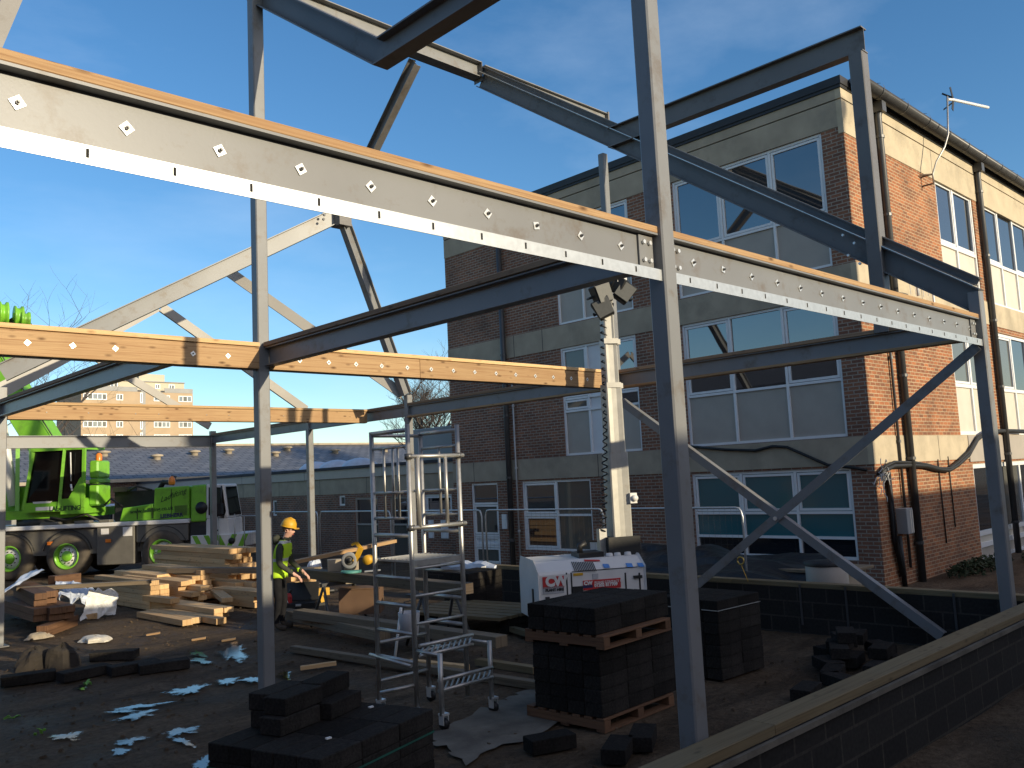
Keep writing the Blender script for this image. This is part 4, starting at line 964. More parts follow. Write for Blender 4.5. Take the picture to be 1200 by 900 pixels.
def facebox(name,mat,pxa,pya,pxb,pyb,d=.012,parent=body,yl=0.0):
    p=lpx(pxa,pya,yl); q=lpx(pxb,pyb,yl); return lp(MB().box((p.x,yl-d,q.z),(q.x,yl-.001,p.z)),name,mat,parent)
sg=facebox('sign','red',635.5,676.5,661,688); facebox('sign_strip','signgrey',636,688.3,661,694.5)
p=lpx(639.3,687.0); text_mesh('sign_lettering','CW',.195,M['whitepaint'],sg,(p.x,-.0165,p.z),(1,0,0),(0,0,1),bold=.012,spacing=.88)
p=lpx(639,693.3); text_mesh('sign_lettering','PLANT HIRE',.052,M['black'],sg,(p.x,-.0165,p.z),(1,0,0),(0,0,1),bold=.003)
s2=facebox('sign','red',683,680.5,727.5,688.2); facebox('sign_strip','navy',683,686,694.5,688.5,d=.014)
p=lpx(684,685.6); text_mesh('sign_lettering','CW',.075,M['whitepaint'],s2,(p.x,-.0165,p.z),(1,0,0),(0,0,1),bold=.004)
p=lpx(696.3,684.0); text_mesh('sign_lettering','PLEASE CONTACT US',.047,M['whitepaint'],s2,(p.x,-.0165,p.z),(1,0,0),(0,0,1),bold=.001)
p=lpx(696.3,687.7); text_mesh('sign_lettering','01202 817709',.063,M['whitepaint'],s2,(p.x,-.0165,p.z),(1,0,0),(0,0,1),bold=.003)
facebox('latch','black',670.5,687.5,683,695,d=.02); facebox('latch','black',639,699.5,644,703,d=.02); facebox('warning_label','yellow',671.5,671.8,683,674); facebox('warning_label','signgrey',694,672.5,701,678)
for a in (664.5,670,733.5,750): facebox('door_seam','black',a,671,a+.6,712,d=.004)
p=lpx(670,670); lp(MB().box((p.x,-.006,p.z-.008),(xr-.12,-.001,p.z+.004)),'door_seam','black',body); facebox('door_handle','black',742,674.5,752,677,d=.03)
def lidbox(name,mat,pxa,pya,pxb,pyb):
    m=MB(); t=[0,.22]; f=lambda z: (z-ztop)/(zlid-ztop)*.22
    c=[]
    for px,py in ((pxa,pyb),(pxb,pyb),(pxb,pya),(pxa,pya)):
        q=lpx(px,py,.11); yy=f(q.z); c.append(V((q.x,yy-.012,q.z+.006)))
    return lp(m.poly(c),name,mat,body)
for k in range(13): a=670.5+k*1.98; lidbox('vent_slot','black',a,659,a+1.0,668.5)
lidbox('sticker','red',686,656.6,704,658.4); lidbox('sticker','blue',705,661,712,665); lidbox('sticker','blue',731.5,660,738.5,664); lidbox('sticker','blue',744.5,659.5,751,663.5)
eb=lp(MB().box((xl-.012,.25,zb+.12),(xl-.001,.32,zb+.42)),'door_handle','black',body)
lp(MB().box((xl+.1,.1,.25),(xr-.1,.95,zb)),'chassis','craneblack'); 
for x in (xl+.45,): 
    for y in (.0,.86): lp(MB().lathe([(.12,0),(.3,0),(.3,.18),(.12,.18)],(x,y,.3),(0,1,0),20).lathe([(0,.02),(.12,.02)],(x,y,.3),(0,1,0),16),'wheel','tyre')
lp(MB().tube([(xl+.08,.15,0),(xl+.08,.15,.5)],.03,8).tube([(xr-.1,.15,0),(xr-.1,.15,.5)],.03,8).lathe([(.1,0),(.1,.02),(0,.02)],(xl+.08,.15,0),(0,0,1),10),'stabiliser_leg','alu')
lp(MB().box((xl+.75,.3,zlid),(xl+1.15,.7,zlid+.08)).tube([(xl+.8,.4,zlid+.05),(xl+.8,.4,zlid+.18),(xl+.9,.4,zlid+.22)],.05,8),'exhaust','black')
for dx in (.15,.32,.45): lp(MB().lathe([(0,.05),(.05,.045),(.06,0)],(xr-dx,.3,zlid+.005),(0,0,1),10),'lifting_eye','whitepaint')
# telescopic mast: square sections getting thinner
mx=lpx(727,640,.5).x; mw=lpx(727,640,.5)
def mz(py): return lpx(727,py,.5).z
def msec(w,zlo,zhi,mat='mastgrey'):
    m=MB(); h=w/2; pr=[(-h,-h),(-h+.02,-h-.015),(-.04,-h),(.04,-h),(h-.02,-h-.015),(h,-h),(h,h),(-h,h)]
    return lp(m.ext(pr,(mx,.5,zlo),(mx,.5,zhi),up=(0,1,0)),'mast_section',mat)
msec(.31,mz(628),mz(530)); msec(.26,mz(540),mz(450)); msec(.215,mz(460),mz(398)); msec(.175,mz(402),mz(352)); lp(MB().box((mx-.07,.43,mz(353)),(mx+.07,.57,mz(340))),'mast_head','whitepaint')
lp(MB().box((mx-.26,.3,zlid),(mx+.26,.72,mz(628))),'mast_base','craneblack'); lp(MB().box((mx+.13,.28,mz(590)),(mx+.24,.42,mz(578))).lathe([(0,-.05),(.05,-.05),(.05,.05),(0,.05)],(mx+.2,.3,mz(584)),(0,1,0),10),'winch','whitepaint')
lp(MB().box((mx-.36,.42,zlid),(mx-.24,.56,mz(618))),'mast_prop','alu')
for py in (401,452,533): lp(MB().box((mx-.12,.35,mz(py+3)),(mx+.12,.37,mz(py-3))).box((mx+.10,.37,mz(py+4)),(mx+.16,.5,mz(py-2))),'collar','mastgrey')
pts=[]
for k in range(620):
    t=k/619; py=352+t*(628-352); z=mz(py); a=k*.33; rr_=.04+.012*math.sin(t*9)
    c=lpx(706+3*math.sin(t*3.2),py,.45); pts.append((c.x+rr_*math.cos(a),.45+rr_*math.sin(a),c.z))
lp(MB().tube(pts,.011,5),'coiled_cable','cable')
hd=lp(MB().box((mx-.16,.45,mz(340)),(mx+.16,.55,mz(334))).tube([(mx-.25,.5,mz(338)),(mx+.35,.5,mz(336))],.03,8),'crossbar','black')
def lamp(px,py,tilt,yaw):
    c=lpx(px,py,.45); m=MB(); q=Matrix.Rotation(R(yaw),3,'Z')@Matrix.Rotation(R(tilt),3,'Y')
    def T(p): return c+q@V(p)
    q=q*.78
    bx=[(-.16,-.14,-.2),(.16,-.14,-.2),(.16,.1,-.2),(-.16,.1,-.2),(-.2,-.16,.2),(.2,-.16,.2),(.2,.1,.2),(-.2,.1,.2)]
    m.hexa([T(p) for p in bx]); o=lp(m,'floodlight','black',hd,bevel=.015)
    g=MB(); g.poly([T(p) for p in ((-.16,-.172,-.17),(.16,-.172,-.17),(.17,-.172,.17),(-.17,-.172,.17))]); lp(g,'lens','lamplens',o)
    b=MB(); b.tube([T((-.22,0,0)),T((-.22,.2,.0)),T((.22,.2,0)),T((.22,0,0))],.02,6); lp(b,'bracket','black',o)
lamp(731,343,38,-10); lamp(704,345,-18,10); lamp(707,362,-25,-20); lamp(722,333,60,140)
lp(MB().box((lpx(727,325,.4).x-.07,.35,lpx(727,326,.4).z-.07),(lpx(727,325,.4).x+.09,.5,lpx(727,326,.4).z+.07)),'sensor','whitepaint',hd)
# ---------------------------------------------------------------- aluminium access tower
XS,YS=(5.52,6.20),(7.32,7.98)
sc=thing('scaffold_tower','narrow aluminium access tower on castors standing beside the front block pallets','scaffold tower',(5.86,7.6,0))
def post(x,y,z0,z1,r=.026): 
    o=MB().tube([(x,y,z0),(x,y,z1)],r,12).build('post',M['alu'],sc); return o
pz={}
for i,x in enumerate(XS):
    for j,y in enumerate(YS): post(x,y,.16,3.06-(.04 if j else 0))
def rung(a,b,r=.02): return MB().tube([a,b],r,10).build('rung',M['alu'],sc)
for z in (.62,.9,1.18,1.46):
    rung((XS[0],YS[0],z),(XS[0],YS[1],z)); rung((XS[1],YS[0],z),(XS[1],YS[1],z)); rung((XS[0],YS[0],z+.1),(XS[1],YS[0],z+.1),.016); 
for z in (.35,.75): rung((XS[0],YS[1],z),(XS[1],YS[1],z),.018)
for x in XS:
    rung((x,YS[0],3.0),(x,YS[1],3.0),.024)
    rung((x,YS[0],1.9),(x,YS[1],1.9),.022)
    g=MB(); 
    for z in (2.83,2.35,2.15 if False else 2.08): g.tube([(x,YS[0]+.03,z),(x,YS[1]-.03,z)],.016,8)
    for k in (.28,.42,.66) if x<6 else (.5,): y=YS[0]+.66*k; g.tube([(x,y,2.83),(x,y,2.08)],.015,8)
    g.build('guard_frame',M['alu'],sc)
g=MB()
for z in (2.72,1.98): g.tube([(XS[0],YS[0]-.02,z),(XS[1]+.06,YS[0]-.02,z)],.022,8)
g.tube([(XS[1]-.2,YS[0]-.02,2.72),(XS[1]-.2,YS[0]-.02,1.98)],.02,8).tube([(XS[0]+.1,YS[0]-.02,2.72),(XS[0]+.1,YS[0]-.02,1.98)],.026,8); g.build('guard_frame',M['alu'],sc)
rung((XS[0],YS[1],2.35),(XS[1],YS[1],2.35),.015); rung((XS[0],YS[1],2.98),(XS[1],YS[1],2.98),.02)
for x in XS:
    for z in (2.72,1.98): MB().lathe([(.026,-.03),(.042,-.03),(.042,.03),(.026,.03)],(x,YS[0],z),(0,0,1),12).build('clamp',M['bolt'],sc)
dk=MB().box((XS[0]+.02,YS[0]+.03,1.62),(XS[1]-.02,YS[1]-.03,1.64)); dk.box((XS[0]+.0,YS[0]-.01,1.58),(XS[1],YS[0]+.028,1.645)); dk.box((XS[0],YS[1]-.028,1.58),(XS[1],YS[1]+.01,1.645))
for k in range(9): dk.box((XS[0]+.03,YS[0]+.06+k*.066,1.641),(XS[1]-.03,YS[0]+.075+k*.066,1.652))
dk.build('platform',M['alu'],sc)
for (x,y) in ((5.57,6.98),(6.30,7.05)):
    MB().tube([(x,y,.14),(x,y,.74)],.026,12).build('front_leg',M['alu'],sc)
for z,y0,a,b in ((.75,7.22,5.5,6.22),(.42,7.02,5.57,6.30)):
    t=MB().tube([(a,y0,z+.05),(b,y0,z+.05)],.02,8).tube([(a,y0,z-.05),(b,y0,z-.05)],.02,8)
    for k in range(10):
        u=a+(b-a)*(k+.5)/10; t.bar((u-.025,y0,z-.04),(u+.025,y0,z+.04),.012,.02,up=(0,1,0))
    t.build('ladder_beam',M['alu'],sc)
for a,b in (((5.57,6.98,.72),(5.52,7.32,.74)),((6.30,7.05,.72),(6.2,7.32,.74)),((5.52,7.32,.40),(5.2,7.5,.36)),((5.45,7.3,.60),(5.5,8.1,.62))): rung(a,b,.018)
for (x,y) in ((5.57,6.98),(6.30,7.05),(XS[0],YS[1]),(XS[1],YS[1]),(XS[0],YS[0])):
    c_=MB().lathe([(0,-.02),(.055,-.02),(.055,.02),(0,.02)],(x+.02,y,.055),(1,.2,0),16).build('castor',M['black'],sc)
    MB().bar((x-.012,y,.05),(x-.012,y,.15),.07,.01,up=(1,0,0)).bar((x+.05,y,.05),(x+.05,y,.15),.07,.01,up=(1,0,0)).box((x-.02,y-.04,.14),(x+.06,y+.04,.16)).build('fork',M['zinc'],c_)
# ---------------------------------------------------------------- low block walls with timber sole plates
def blockwall(name,label,p0,p1,th,h,plate_w,plate_h,off=0,holes=()):
    p0=V(p0);p1=V(p1); t=thing(name,label,'wall',(p0.x,p0.y,0))
    d=(p1-p0).normalized(); s=V((d.y,-d.x,0))
    m=MB().bar(p0+V((0,0,h/2-.1)),p1+V((0,0,h/2-.1)),th,h+.2); m.build('block_courses',M['blockwall'],t)
    L=(p1-p0).length; a=0; i=0
    while a<L-.05:
        b=min(L,a+4.2); MB().bar(p0+d*(a+.002)+s*off+V((0,0,h+plate_h/2)),p0+d*(b-.002)+s*off+V((0,0,h+plate_h/2+.001)),plate_w,plate_h,wood=True).build('sole_plate',M['treated'],t,bevel=.005); a=b
    return t
wl=blockwall('block_wall','low dark block wall with a wide treated timber plate running along the right foreground',(1.2,3.30,0),(12.15,3.30,0),.21,.64,.20,.072)
MB().box((1.2,3.165,.595),(12.15,3.195,.636)).build('mortar_ledge',M['slab'],wl)
w2=blockwall('block_wall','low dark block wall with steel straps and a timber plate running behind the cross brace',(12.0,3.42,0),(12.0,15.4,0),.20,.65,.17,.07)
for y in (4.34,5.78,6.47): MB().box((11.888,y-.015,.12),(11.899,y+.015,.70)).build('strap',M['pipe'],w2)
# ---------------------------------------------------------------- dense concrete blocks
bm0=MB().box((-.218,-.105,0),(.218,.105,.128))
def mkblock(L,W_,H,name='concrete_block'):
    o=MB().box((-L/2,-W_/2,0),(L/2,W_/2,H)).build(name,M['block'],bevel=.006); return o
BL=mkblock(.437,.212,.126); BL_used=[False]
def block(loc,rot,label,group,tilt=(0,0)):
    if not BL_used[0]: o=BL; BL_used[0]=True
    else: o=BL.copy(); COL.objects.link(o)
    o.location=loc; o.rotation_euler=(tilt[0],tilt[1],rot); tag(o,label,'concrete block',group); return o
rb=random.Random(8)
def pack(corner,ang,n1,n2,layers,z0,label,group,topdrop=()):
    c=V(corner); e=V((math.cos(ang),math.sin(ang),0)); n=V((-math.sin(ang),math.cos(ang),0))
    for k in range(layers):
        for i in range(n1):
            for j in range(n2):
                if k<layers-1 and i>0 and j>0: continue      # buried blocks show nowhere
                if (i,j) in topdrop and k==layers-1: continue
                p=c+e*(.22+.441*i+rb.uniform(-.007,.007))+n*(.108+.2155*j+rb.uniform(-.002,.002)); p.z=z0+k*.1285
                if k<layers-1 or True: block(p,ang+rb.uniform(-.009,.009),label,group)
A1_=R(17)
pack((3.18,5.30,0),A1_,3,5,5,.0,'dark concrete block in the big strapped pack nearest the camera','blocks in the front pack')
c=V((3.18,5.30,0)); e=V((math.cos(A1_),math.sin(A1_),0)); n=V((-math.sin(A1_),math.cos(A1_),0))
for k,(a,b,z,r_) in enumerate(((.62,.62,.6425,.3),(.9,.78,.6425,.5),(.66,.88,.6425,.32),(1.12,.70,.6425,.1),(.50,.98,.6425,.2),(.93,1.0,.6425,.4),(.66,.70,.771,.33),(.72,.93,.771,.36),(1.1,.82,.771,.25),(1.03,1.02,.771,.4),(.67,.76,.8995,.3),(.95,.95,.8995,.45))):
    if k in (1,4,8): pass
pl2=[(.50,.74,.6435,.12),(.97,.70,.6435,.22),(.62,.96,.6435,.15),(1.08,.93,.6435,.18),(.56,.76,.7725,.16),(.62,.985,.7725,.2),(1.02,.86,.7725,.24)]
for a,b,z,r_ in pl2: block(c+e*a+n*b+V((0,0,z)),A1_+r_-.1,'loose dark block in the small heap lying on top of the front pack','loose blocks on the front pack')
st=MB(); q=[c-e*.004-n*.004,c+e*1.327-n*.004,c+e*1.327+n*1.082,c-e*.004+n*1.082]
for i in range(4):
    a,b=q[i],q[(i+1)%4]; st.poly([a+V((0,0,.46)),b+V((0,0,.46)),b+V((0,0,.475)),a+V((0,0,.475))])
tag(st.build('pallet_strap',M['strap']),'thin green strap pulled round the front block pack','strap')
for a,b in ((.35,.25),(1.15,.5)): 
    p=c+e*a+n*b+V((0,0,.646)); tag(MB().box(p,p+V((.04,.025,.01))).build('paper_scrap',M['white']),'tiny white scrap on the front block pack, '+('near its front corner' if a<1 else 'near its right end'),'scrap')
# pallets and the packs on them
def pallet(label,loc,rot,Lx=1.2,Ly=1.0):
    t=thing('pallet',label,'pallet',loc,rot)
    for k in range(7): y=-Ly/2+.05+k*(Ly-.1)/6; MB().box((-Lx/2,y-.048,.105),(Lx/2,y+.048,.127),ax=(1,0,0)).build('deck_board',M['palletwood'],t,local=True,bevel=.003)
    for x in (-Lx/2+.05,0,Lx/2-.05):
        MB().box((x-.05,-Ly/2,.022),(x+.05,Ly/2,.104),ax=(0,1,0)).build('bearer',M['palletwood'],t,local=True,bevel=.003); 
    for y in (-Ly/2+.05,0,Ly/2-.05): MB().box((-Lx/2,y-.05,0),(Lx/2,y+.05,.021),ax=(1,0,0)).build('base_board',M['palletwood'],t,local=True)
    return t
a2=R(3); o2=V((6.42,5.62,0)); e2=V((math.cos(a2),math.sin(a2),0)); n2=V((-math.sin(a2),math.cos(a2),0))
pallet('brown pallet on the mud under the tall block pack behind the front column',tuple(o2+e2*.62+n2*.5),a2)
pack(tuple(o2+e2*.02+n2*.02),a2,3,4,5,.13,'dark concrete block in the tall pack between two pallets','blocks in the tall pack')
pallet('brown pallet lying on top of the tall block pack',tuple(o2+e2*.60+n2*.46+V((0,0,.775))),a2+R(1.5))
pack(tuple(o2+e2*-.02+n2*-.0+V((.02,.03,0))),a2+R(1.5),3,4,2,.905,'dark concrete block in the low layer on the upper pallet','blocks on the upper pallet')
a3=R(-2); pack((8.73,5.80,0),a3,2,4,7,.02,'dark concrete block in the strapped pack right of the front column','blocks in the right pack')
st=MB()
for pa,pb in (((8.726,5.796),(9.612,5.765)),((8.726,5.796),(8.757,6.66))): st.poly([V((*pa,.80)),V((*pb,.80)),V((*pb,.81)),V((*pa,.81))])
tag(st.build('pallet_strap',M['galv']),'thin pale strap round the block pack right of the front column','strap')
for i,(x,y,z,r_) in enumerate(((9.5,4.85,.02,.3),(9.9,5.1,.02,.9),(10.3,5.0,.02,.2),(10.1,5.05,.15,.5),(10.5,5.35,.02,1.2),(10.45,5.2,.15,.1),(10.4,5.1,.28,.5),(10.9,5.5,.02,.4),(10.75,5.3,.15,.7),(9.2,4.6,.02,1.1),(8.6,4.7,.02,.2),(10.0,4.55,.02,.1),(10.6,4.7,.02,.6),(10.35,4.65,.15,.2),(11.1,5.0,.02,.9),(11.0,5.25,.15,.3))):
    block((x,y,z),r_,'loose dark block in the tumbled heap between the right pack and the far low wall','loose blocks by the low wall')
for x,y,r_,l in ((5.75,5.68,-.35,'dark block lying alone on the mud in front of the lower pallet'),(5.95,5.06,.5,'dark block half hidden by the foot of the front column'),(6.35,5.1,.55,'dark block lying between the lower pallet and the front column')): block((x,y,.015),r_,l,None)
for x,y,r_,l in ((3.55,13.35,.35,'long dark block lying flat at the left edge in front of the soil mounds'),(4.15,13.0,.75,'dark slab lying flat right of the soil mounds'),(4.9,14.0,-.1,'single dark block lying beside the small puddle'),(4.72,12.75,.55,'left one of the two dark blocks lying crosswise on the mud'),(5.02,12.45,.35,'right one of the two dark blocks lying crosswise on the mud')):
    o=block((x,y,.01),r_-.6,l,None)
    o.scale=(1.5,1.15,1.0)
# ---------------------------------------------------------------- sawn timber
BD={}
def board(L,w_,h,p,rot,label,group,mat='pine2',tilt=0):
    k=(round(L,1),w_,h,mat)
    if k not in BD: o=MB().box((0,-w_/2,0),(k[0],w_/2,h),ax=(1,0,0)).build('timber_board',M[mat],bevel=.004); BD[k]=o
    else: o=BD[k].copy(); COL.objects.link(o)
    o.location=p; o.rotation_euler=(0,tilt,rot); tag(o,label,'timber board',group); return o
rt=random.Random(4)
def stack(xe,ye,L,nx,nz,w_,h,z0,label,group,rot=90,mat='pine2',jit=.18,gap=.004):
    """boards running along +y from their sunlit end at ye"""
    d=V((math.cos(R(rot)),math.sin(R(rot)),0)); s=V((d.y,-d.x,0))
    for k in range(nz):
        for i in range(nx):
            if k==nz-1 and nz>2 and rt.random()<.25: continue
            p=V((xe,ye,z0+k*(h+.003)))+s*(w_/2+i*(w_+gap))+d*rt.uniform(-jit,jit)
            board(L+rt.choice((-.3,0,0,.3)),w_,h,p,R(rot)+rt.uniform(-.012,.012),label,group,mat)
stack(6.86,16.25,2.4,2,1,.2,.11,.01,'pale board of the flat front layer of timber on the mud','boards in the front layer',rot=91)
board(2.6,.2,.11,(7.4,15.7,.01),R(92),'single pale board at the right edge of the flat front layer of timber',None)
stack(7.55,16.4,3.2,2,2,.2,.10,.01,'board in the low two layer stack behind the flat front layer','boards in the low middle stack',rot=93)
board(1.2,.2,.11,(7.45,17.9,.225),R(95),'short board with a bright end on the low middle stack',None); board(1.9,.22,.09,(8.1,16.9,.23),R(72),'curved offcut board lying across the low middle stack',None)
stack(7.38,19.0,3.0,2,6,.2,.10,.01,'board in the tall squared stack beside the white sheet','boards in the tall left stack',rot=92,jit=.05)
stack(7.95,18.6,3.2,2,5,.2,.10,.05,'board in the second stack behind the tall squared one','boards in the second stack',rot=92,jit=.35)
stack(8.45,19.6,3.4,3,6,.2,.105,.05,'board in the third stack with bright sunlit ends','boards in the third stack',rot=90,jit=.45)
stack(9.0,18.4,3.6,2,4,.2,.10,.02,'board in the low stack in front of the highest pile','boards in the low right stack',rot=91,jit=.4)
stack(9.35,19.4,4.2,3,9,.22,.117,.03,'board in the highest pile right of the crane wheel','boards in the highest pile',rot=90,jit=.3)
stack(8.05,20.6,2.6,2,5,.2,.11,.05,'board in the stack behind the two left stacks','boards in the back stack',rot=91,jit=.3)
stack(8.75,17.0,1.7,2,3,.2,.11,.02,'short board lying between the low right stack and the front layer','short boards in the middle',rot=94,jit=.35)
stack(9.95,17.6,3.0,2,4,.2,.12,.02,'short thick board at the right end of the timber near the worker','boards near the worker',rot=89,jit=.35)
board(4.2,.24,.12,(10.0,16.6,.62),R(112),'long grey topped board lying aslant over the timber near the worker',None,'oldwood')
stack(4.85,17.9,3.2,3,2,.22,.12,.22,'brown board in the stack under the plastic sheeting at the left','boards under the sheeting',rot=88,mat='palletwood',jit=.12)
stack(4.95,18.4,2.8,2,2,.22,.12,.47,'upper brown board under the plastic sheeting at the left','upper boards under the sheeting',rot=84,mat='palletwood',jit=.2)
stack(4.75,17.5,1.3,1,2,.2,.1,.0,'short board propping up the left timber stack','boards propping the left stack',rot=50,mat='palletwood',jit=.1)
board(2.6,.2,.08,(7.1,18.3,.64),R(140),'weathered board lying over the white plastic sheet',None,'oldwood',)
board(.8,.2,.1,(6.2,19.0,.0),R(70),'short bright board at the foot of the white sheet',None)
# plastic sheets
def sheet(label,corners,mat,seed,amp=.12,n=14,up=.0,name='plastic_sheet'):
    rr=random.Random(seed); a,b,c_,d=[V(p) for p in corners]; m=MB(); G=[]
    import mathutils.noise as N
    for i in range(n+1):
        row=[]
        for j in range(n+1):
            u,v=i/n,j/n; p=a.lerp(b,u).lerp(d.lerp(c_,u),v); q=N.noise(V((u*3.3+seed,v*3.3,seed)))+.5*N.noise(V((u*8+seed,v*8,1.3)))
            p=p+V((.5*amp*N.noise(V((u*5,v*5,seed+3.))),.5*amp*N.noise(V((u*5+9,v*5,seed+3.))),amp*q+up*math.sin(math.pi*u)*math.sin(math.pi*v))); row.append(p)
        G.append(row)
    for i in range(n):
        for j in range(n): m.poly([G[i][j],G[i+1][j],G[i+1][j+1],G[i][j+1]])
    o=m.build(name,M[mat]); sd=o.modifiers.new('thick','SOLIDIFY'); sd.thickness=.006; tag(o,label,'plastic sheet'); return o
Pz=lambda px,py,z: at(px,py,z=z)
sheet('bright white sheet hanging down to the ground in front of the tall left timber stack',[at(94,728,z=.0),at(135,720,z=.0),at(139,694,y=at(135,720,z=0).y+.25),at(105,690,y=at(94,728,z=0).y+.3)],'white',3,.09)
sheet('crumpled pale blue plastic sheeting on the brown timber stack',[at(70,704,y=18.9),at(100,704,y=19.0),at(113,690,y=19.6),at(64,678,y=20.6)],'bluewhite',6,.16)
sheet('strip of pale plastic sheeting draped over the brown timber at the far left',[at(-6,700,y=19.2),at(8,692,y=19.2),at(52,667,y=21.),at(36,668,y=21.5)],'bluewhite',9,.05,10)
board(.6,.25,.22,(5.9,20.6,.60),R(15),'brown timber block lying on the far left stack in front of the crane wheel',None,'palletwood')
# dark soil mounds, cream rubble bag, small litter
def lump(name,label,cat,c,rx,ry,h,mat,seed,rot=0,n=18):
    import mathutils.noise as N
    m=MB(); rings=[]
    for i in range(8):
        t=i/7; row=[]
        for k in range(n):
            a=2*math.pi*k/n; q=1+.35*N.noise(V((math.cos(a)*1.4+seed,math.sin(a)*1.4,t*2)))
            r=math.cos(t*math.pi/2)**.8*q; x,y=rx*r*math.cos(a),ry*r*math.sin(a)
            row.append(V((c[0]+x*math.cos(rot)-y*math.sin(rot),c[1]+x*math.sin(rot)+y*math.cos(rot),c[2]+h*(math.sin(t*math.pi/2))*(1+.25*N.noise(V((a,t*3,seed)))))))
        rings.append(row)
    for i in range(7):
        for k in range(n): m.poly([rings[i][k],rings[i][(k+1)%n],rings[i+1][(k+1)%n],rings[i+1][k]],sm=False)
    o=m.build(name,M[mat]); tag(o,label,cat); return o
lump('soil_mound','dark pointed mound beside the left timber stack, the larger of two','mound',at(72,782,z=0),.24,.2,.34,'soil',1.2)
lump('soil_mound','dark mound at the left edge beside the larger mound','mound',at(40,784,z=0),.24,.2,.30,'soil',4.7)
lump('stone','small pale stone on the mud in front of the left stack','stone',at(45,748,z=0),.22,.15,.1,'concgrey',2.2)
lump('rubble_heap','small heap of bright cream chippings on the mud','chippings',at(111,751,z=0),.22,.3,.10,'spandrel',7.7)
lump('stone','broken pale rubble under the timber near the worker, left piece','stone',at(270,697,z=0),.3,.2,.25,'concgrey',3.3); lump('stone','broken pale rubble under the timber near the worker, right piece','stone',at(290,692,z=0),.45,.25,.25,'concgrey',5.1)
for i,(px,py,l) in enumerate(((103,803,'green tape scrap beside the dark slab'),(11,842,'green tape scrap nearest the left edge'),(46,859,'green tape scrap right of the one nearest the left edge'))):
    p=at(px,py,z=.01); r_=random.Random(i); m=MB()
    for k in range(5): q=p+V((r_.uniform(-.06,.06),r_.uniform(-.06,.06),.0)); m.bar(q,q+V((r_.uniform(-.08,.08),r_.uniform(-.08,.08),r_.uniform(.01,.06))),.03,.006,up=(.3,.2,1))
    tag(m.build('tape_scrap',M['greenbit'],weld=False),l,'scrap')
for i,(px,py,l) in enumerate(((172,744,'orange wood chip left of the puddles'),(225,750,'thin pale wood chip between the puddles'),(260,751,'orange wood chip by the large puddle'))):
    p=at(px,py,z=.01); tag(MB().bar(p,p+V((.18,-.12,.02)),.07,.03,wood=True).build('wood_chip',M['pine']),l,'wood chip')
p=at(355,778,z=.02); 
tag(MB().bar(at(352,783,z=.03),at(394,777,z=.05),.07,.05,wood=True).build('batten',M['pine2']),'pale wooden batten on the mud behind the small block heap','batten')
# ---------------------------------------------------------------- cutting bench
bn=thing('cutting_bench','long timber beam laid on trestles as a cutting bench right of the worker','bench',(8.7,12.8,0))
pa=at(322,668,z=.86); pb=at(548,690,z=.86); dd=(pb-pa).normalized()
MB().bar(pa,pb,.22,.16,wood=True).build('beam',M['oldwood'],bn,bevel=.006)
MB().bar(pb-dd*.02-V((0,0,0)),pb+dd*.003,.21,.15).build('cut_end',M['pine2'],bn)
def trestle(q):
    s=V((-dd.y,dd.x,0)); o=None
    m=MB().bar(q-s*.35+V((0,0,.74)),q+s*.35+V((0,0,.74)),.06,.06)
    for e in (-1,1):
        for f_ in (-1,1): m.tube([q+s*.3*e+V((0,0,.74)),q+s*.38*e+dd*.33*f_+V((0,0,.01))],.024,8)
    m.build('trestle',M['pipe'],bn)
trestle(V((at(396,700,z=.5).x,at(396,700,z=.5).y,0)) if False else pa.lerp(pb,.40)*1-V((0,0,.86))); trestle(pa.lerp(pb,.88)-V((0,0,.86)))
tag(MB().bar(at(334,661,z=1.0),at(462,634,x=11.6),.15,.07,wood=True).build('timber_plank',M['pine']),'bright yellow plank rising aslant behind the chop saw','timber plank')
tag(MB().bar(at(350,719,z=.30),at(588,752,z=.30),.22,.15,wood=True).build('timber_plank',M['oldwood'],bevel=.006),'long grey topped timber lying low between the trestle and the access tower','timber plank')
tag(MB().bar(at(331,718,z=.2),at(452,745,z=.2),.2,.16,wood=True).build('timber_plank',M['oldwood'],bevel=.006),'shorter dark timber lying beside the worker behind the trestle','timber plank')
tag(MB().bar(at(343,760,z=.06),at(632,803,z=.06),.12,.09,wood=True).build('timber_plank',M['oldwood'],bevel=.005),'thin timber lying on the mud from the worker to the tall block pack','timber plank')
tag(MB().bar(at(480,776,z=.06),at(548,783,z=.06),.1,.08,wood=True).build('timber_plank',M['pine2'],bevel=.005),'short timber lying under the access tower','timber plank')
for i in range(6):
    q=V((9.35+.23*i,10.1,.28+.004*i)); tag(MB().bar(q,q+V((-.35,2.2,.0)),.2,.05,wood=True).build('timber_board',M['treated'],bevel=.003),'greenish board in the flat layer left of the lighting tower','timber board','greenish boards left of the lighting tower')
for i,(x,y) in enumerate(((9.7,10.25),(9.3,12.0),(10.3,10.9))): block((x,y,.02),.3*i,'dark block propping the layer of greenish boards','blocks under the greenish boards'); block((x,y,.148),.3*i,'dark block propping the layer of greenish boards','blocks under the greenish boards')
tag(MB().bar(at(600,737,z=.1),at(628,745,z=.1),.1,.08,wood=True).build('timber_plank',M['treated']),'short yellowish timber left of the tall block pack','timber plank')
tag(MB().bar(at(560,775,z=.05),at(628,785,z=.05),.12,.08,wood=True).build('timber_plank',M['treated']),'yellowish timber on the mud behind the tower castors','timber plank')
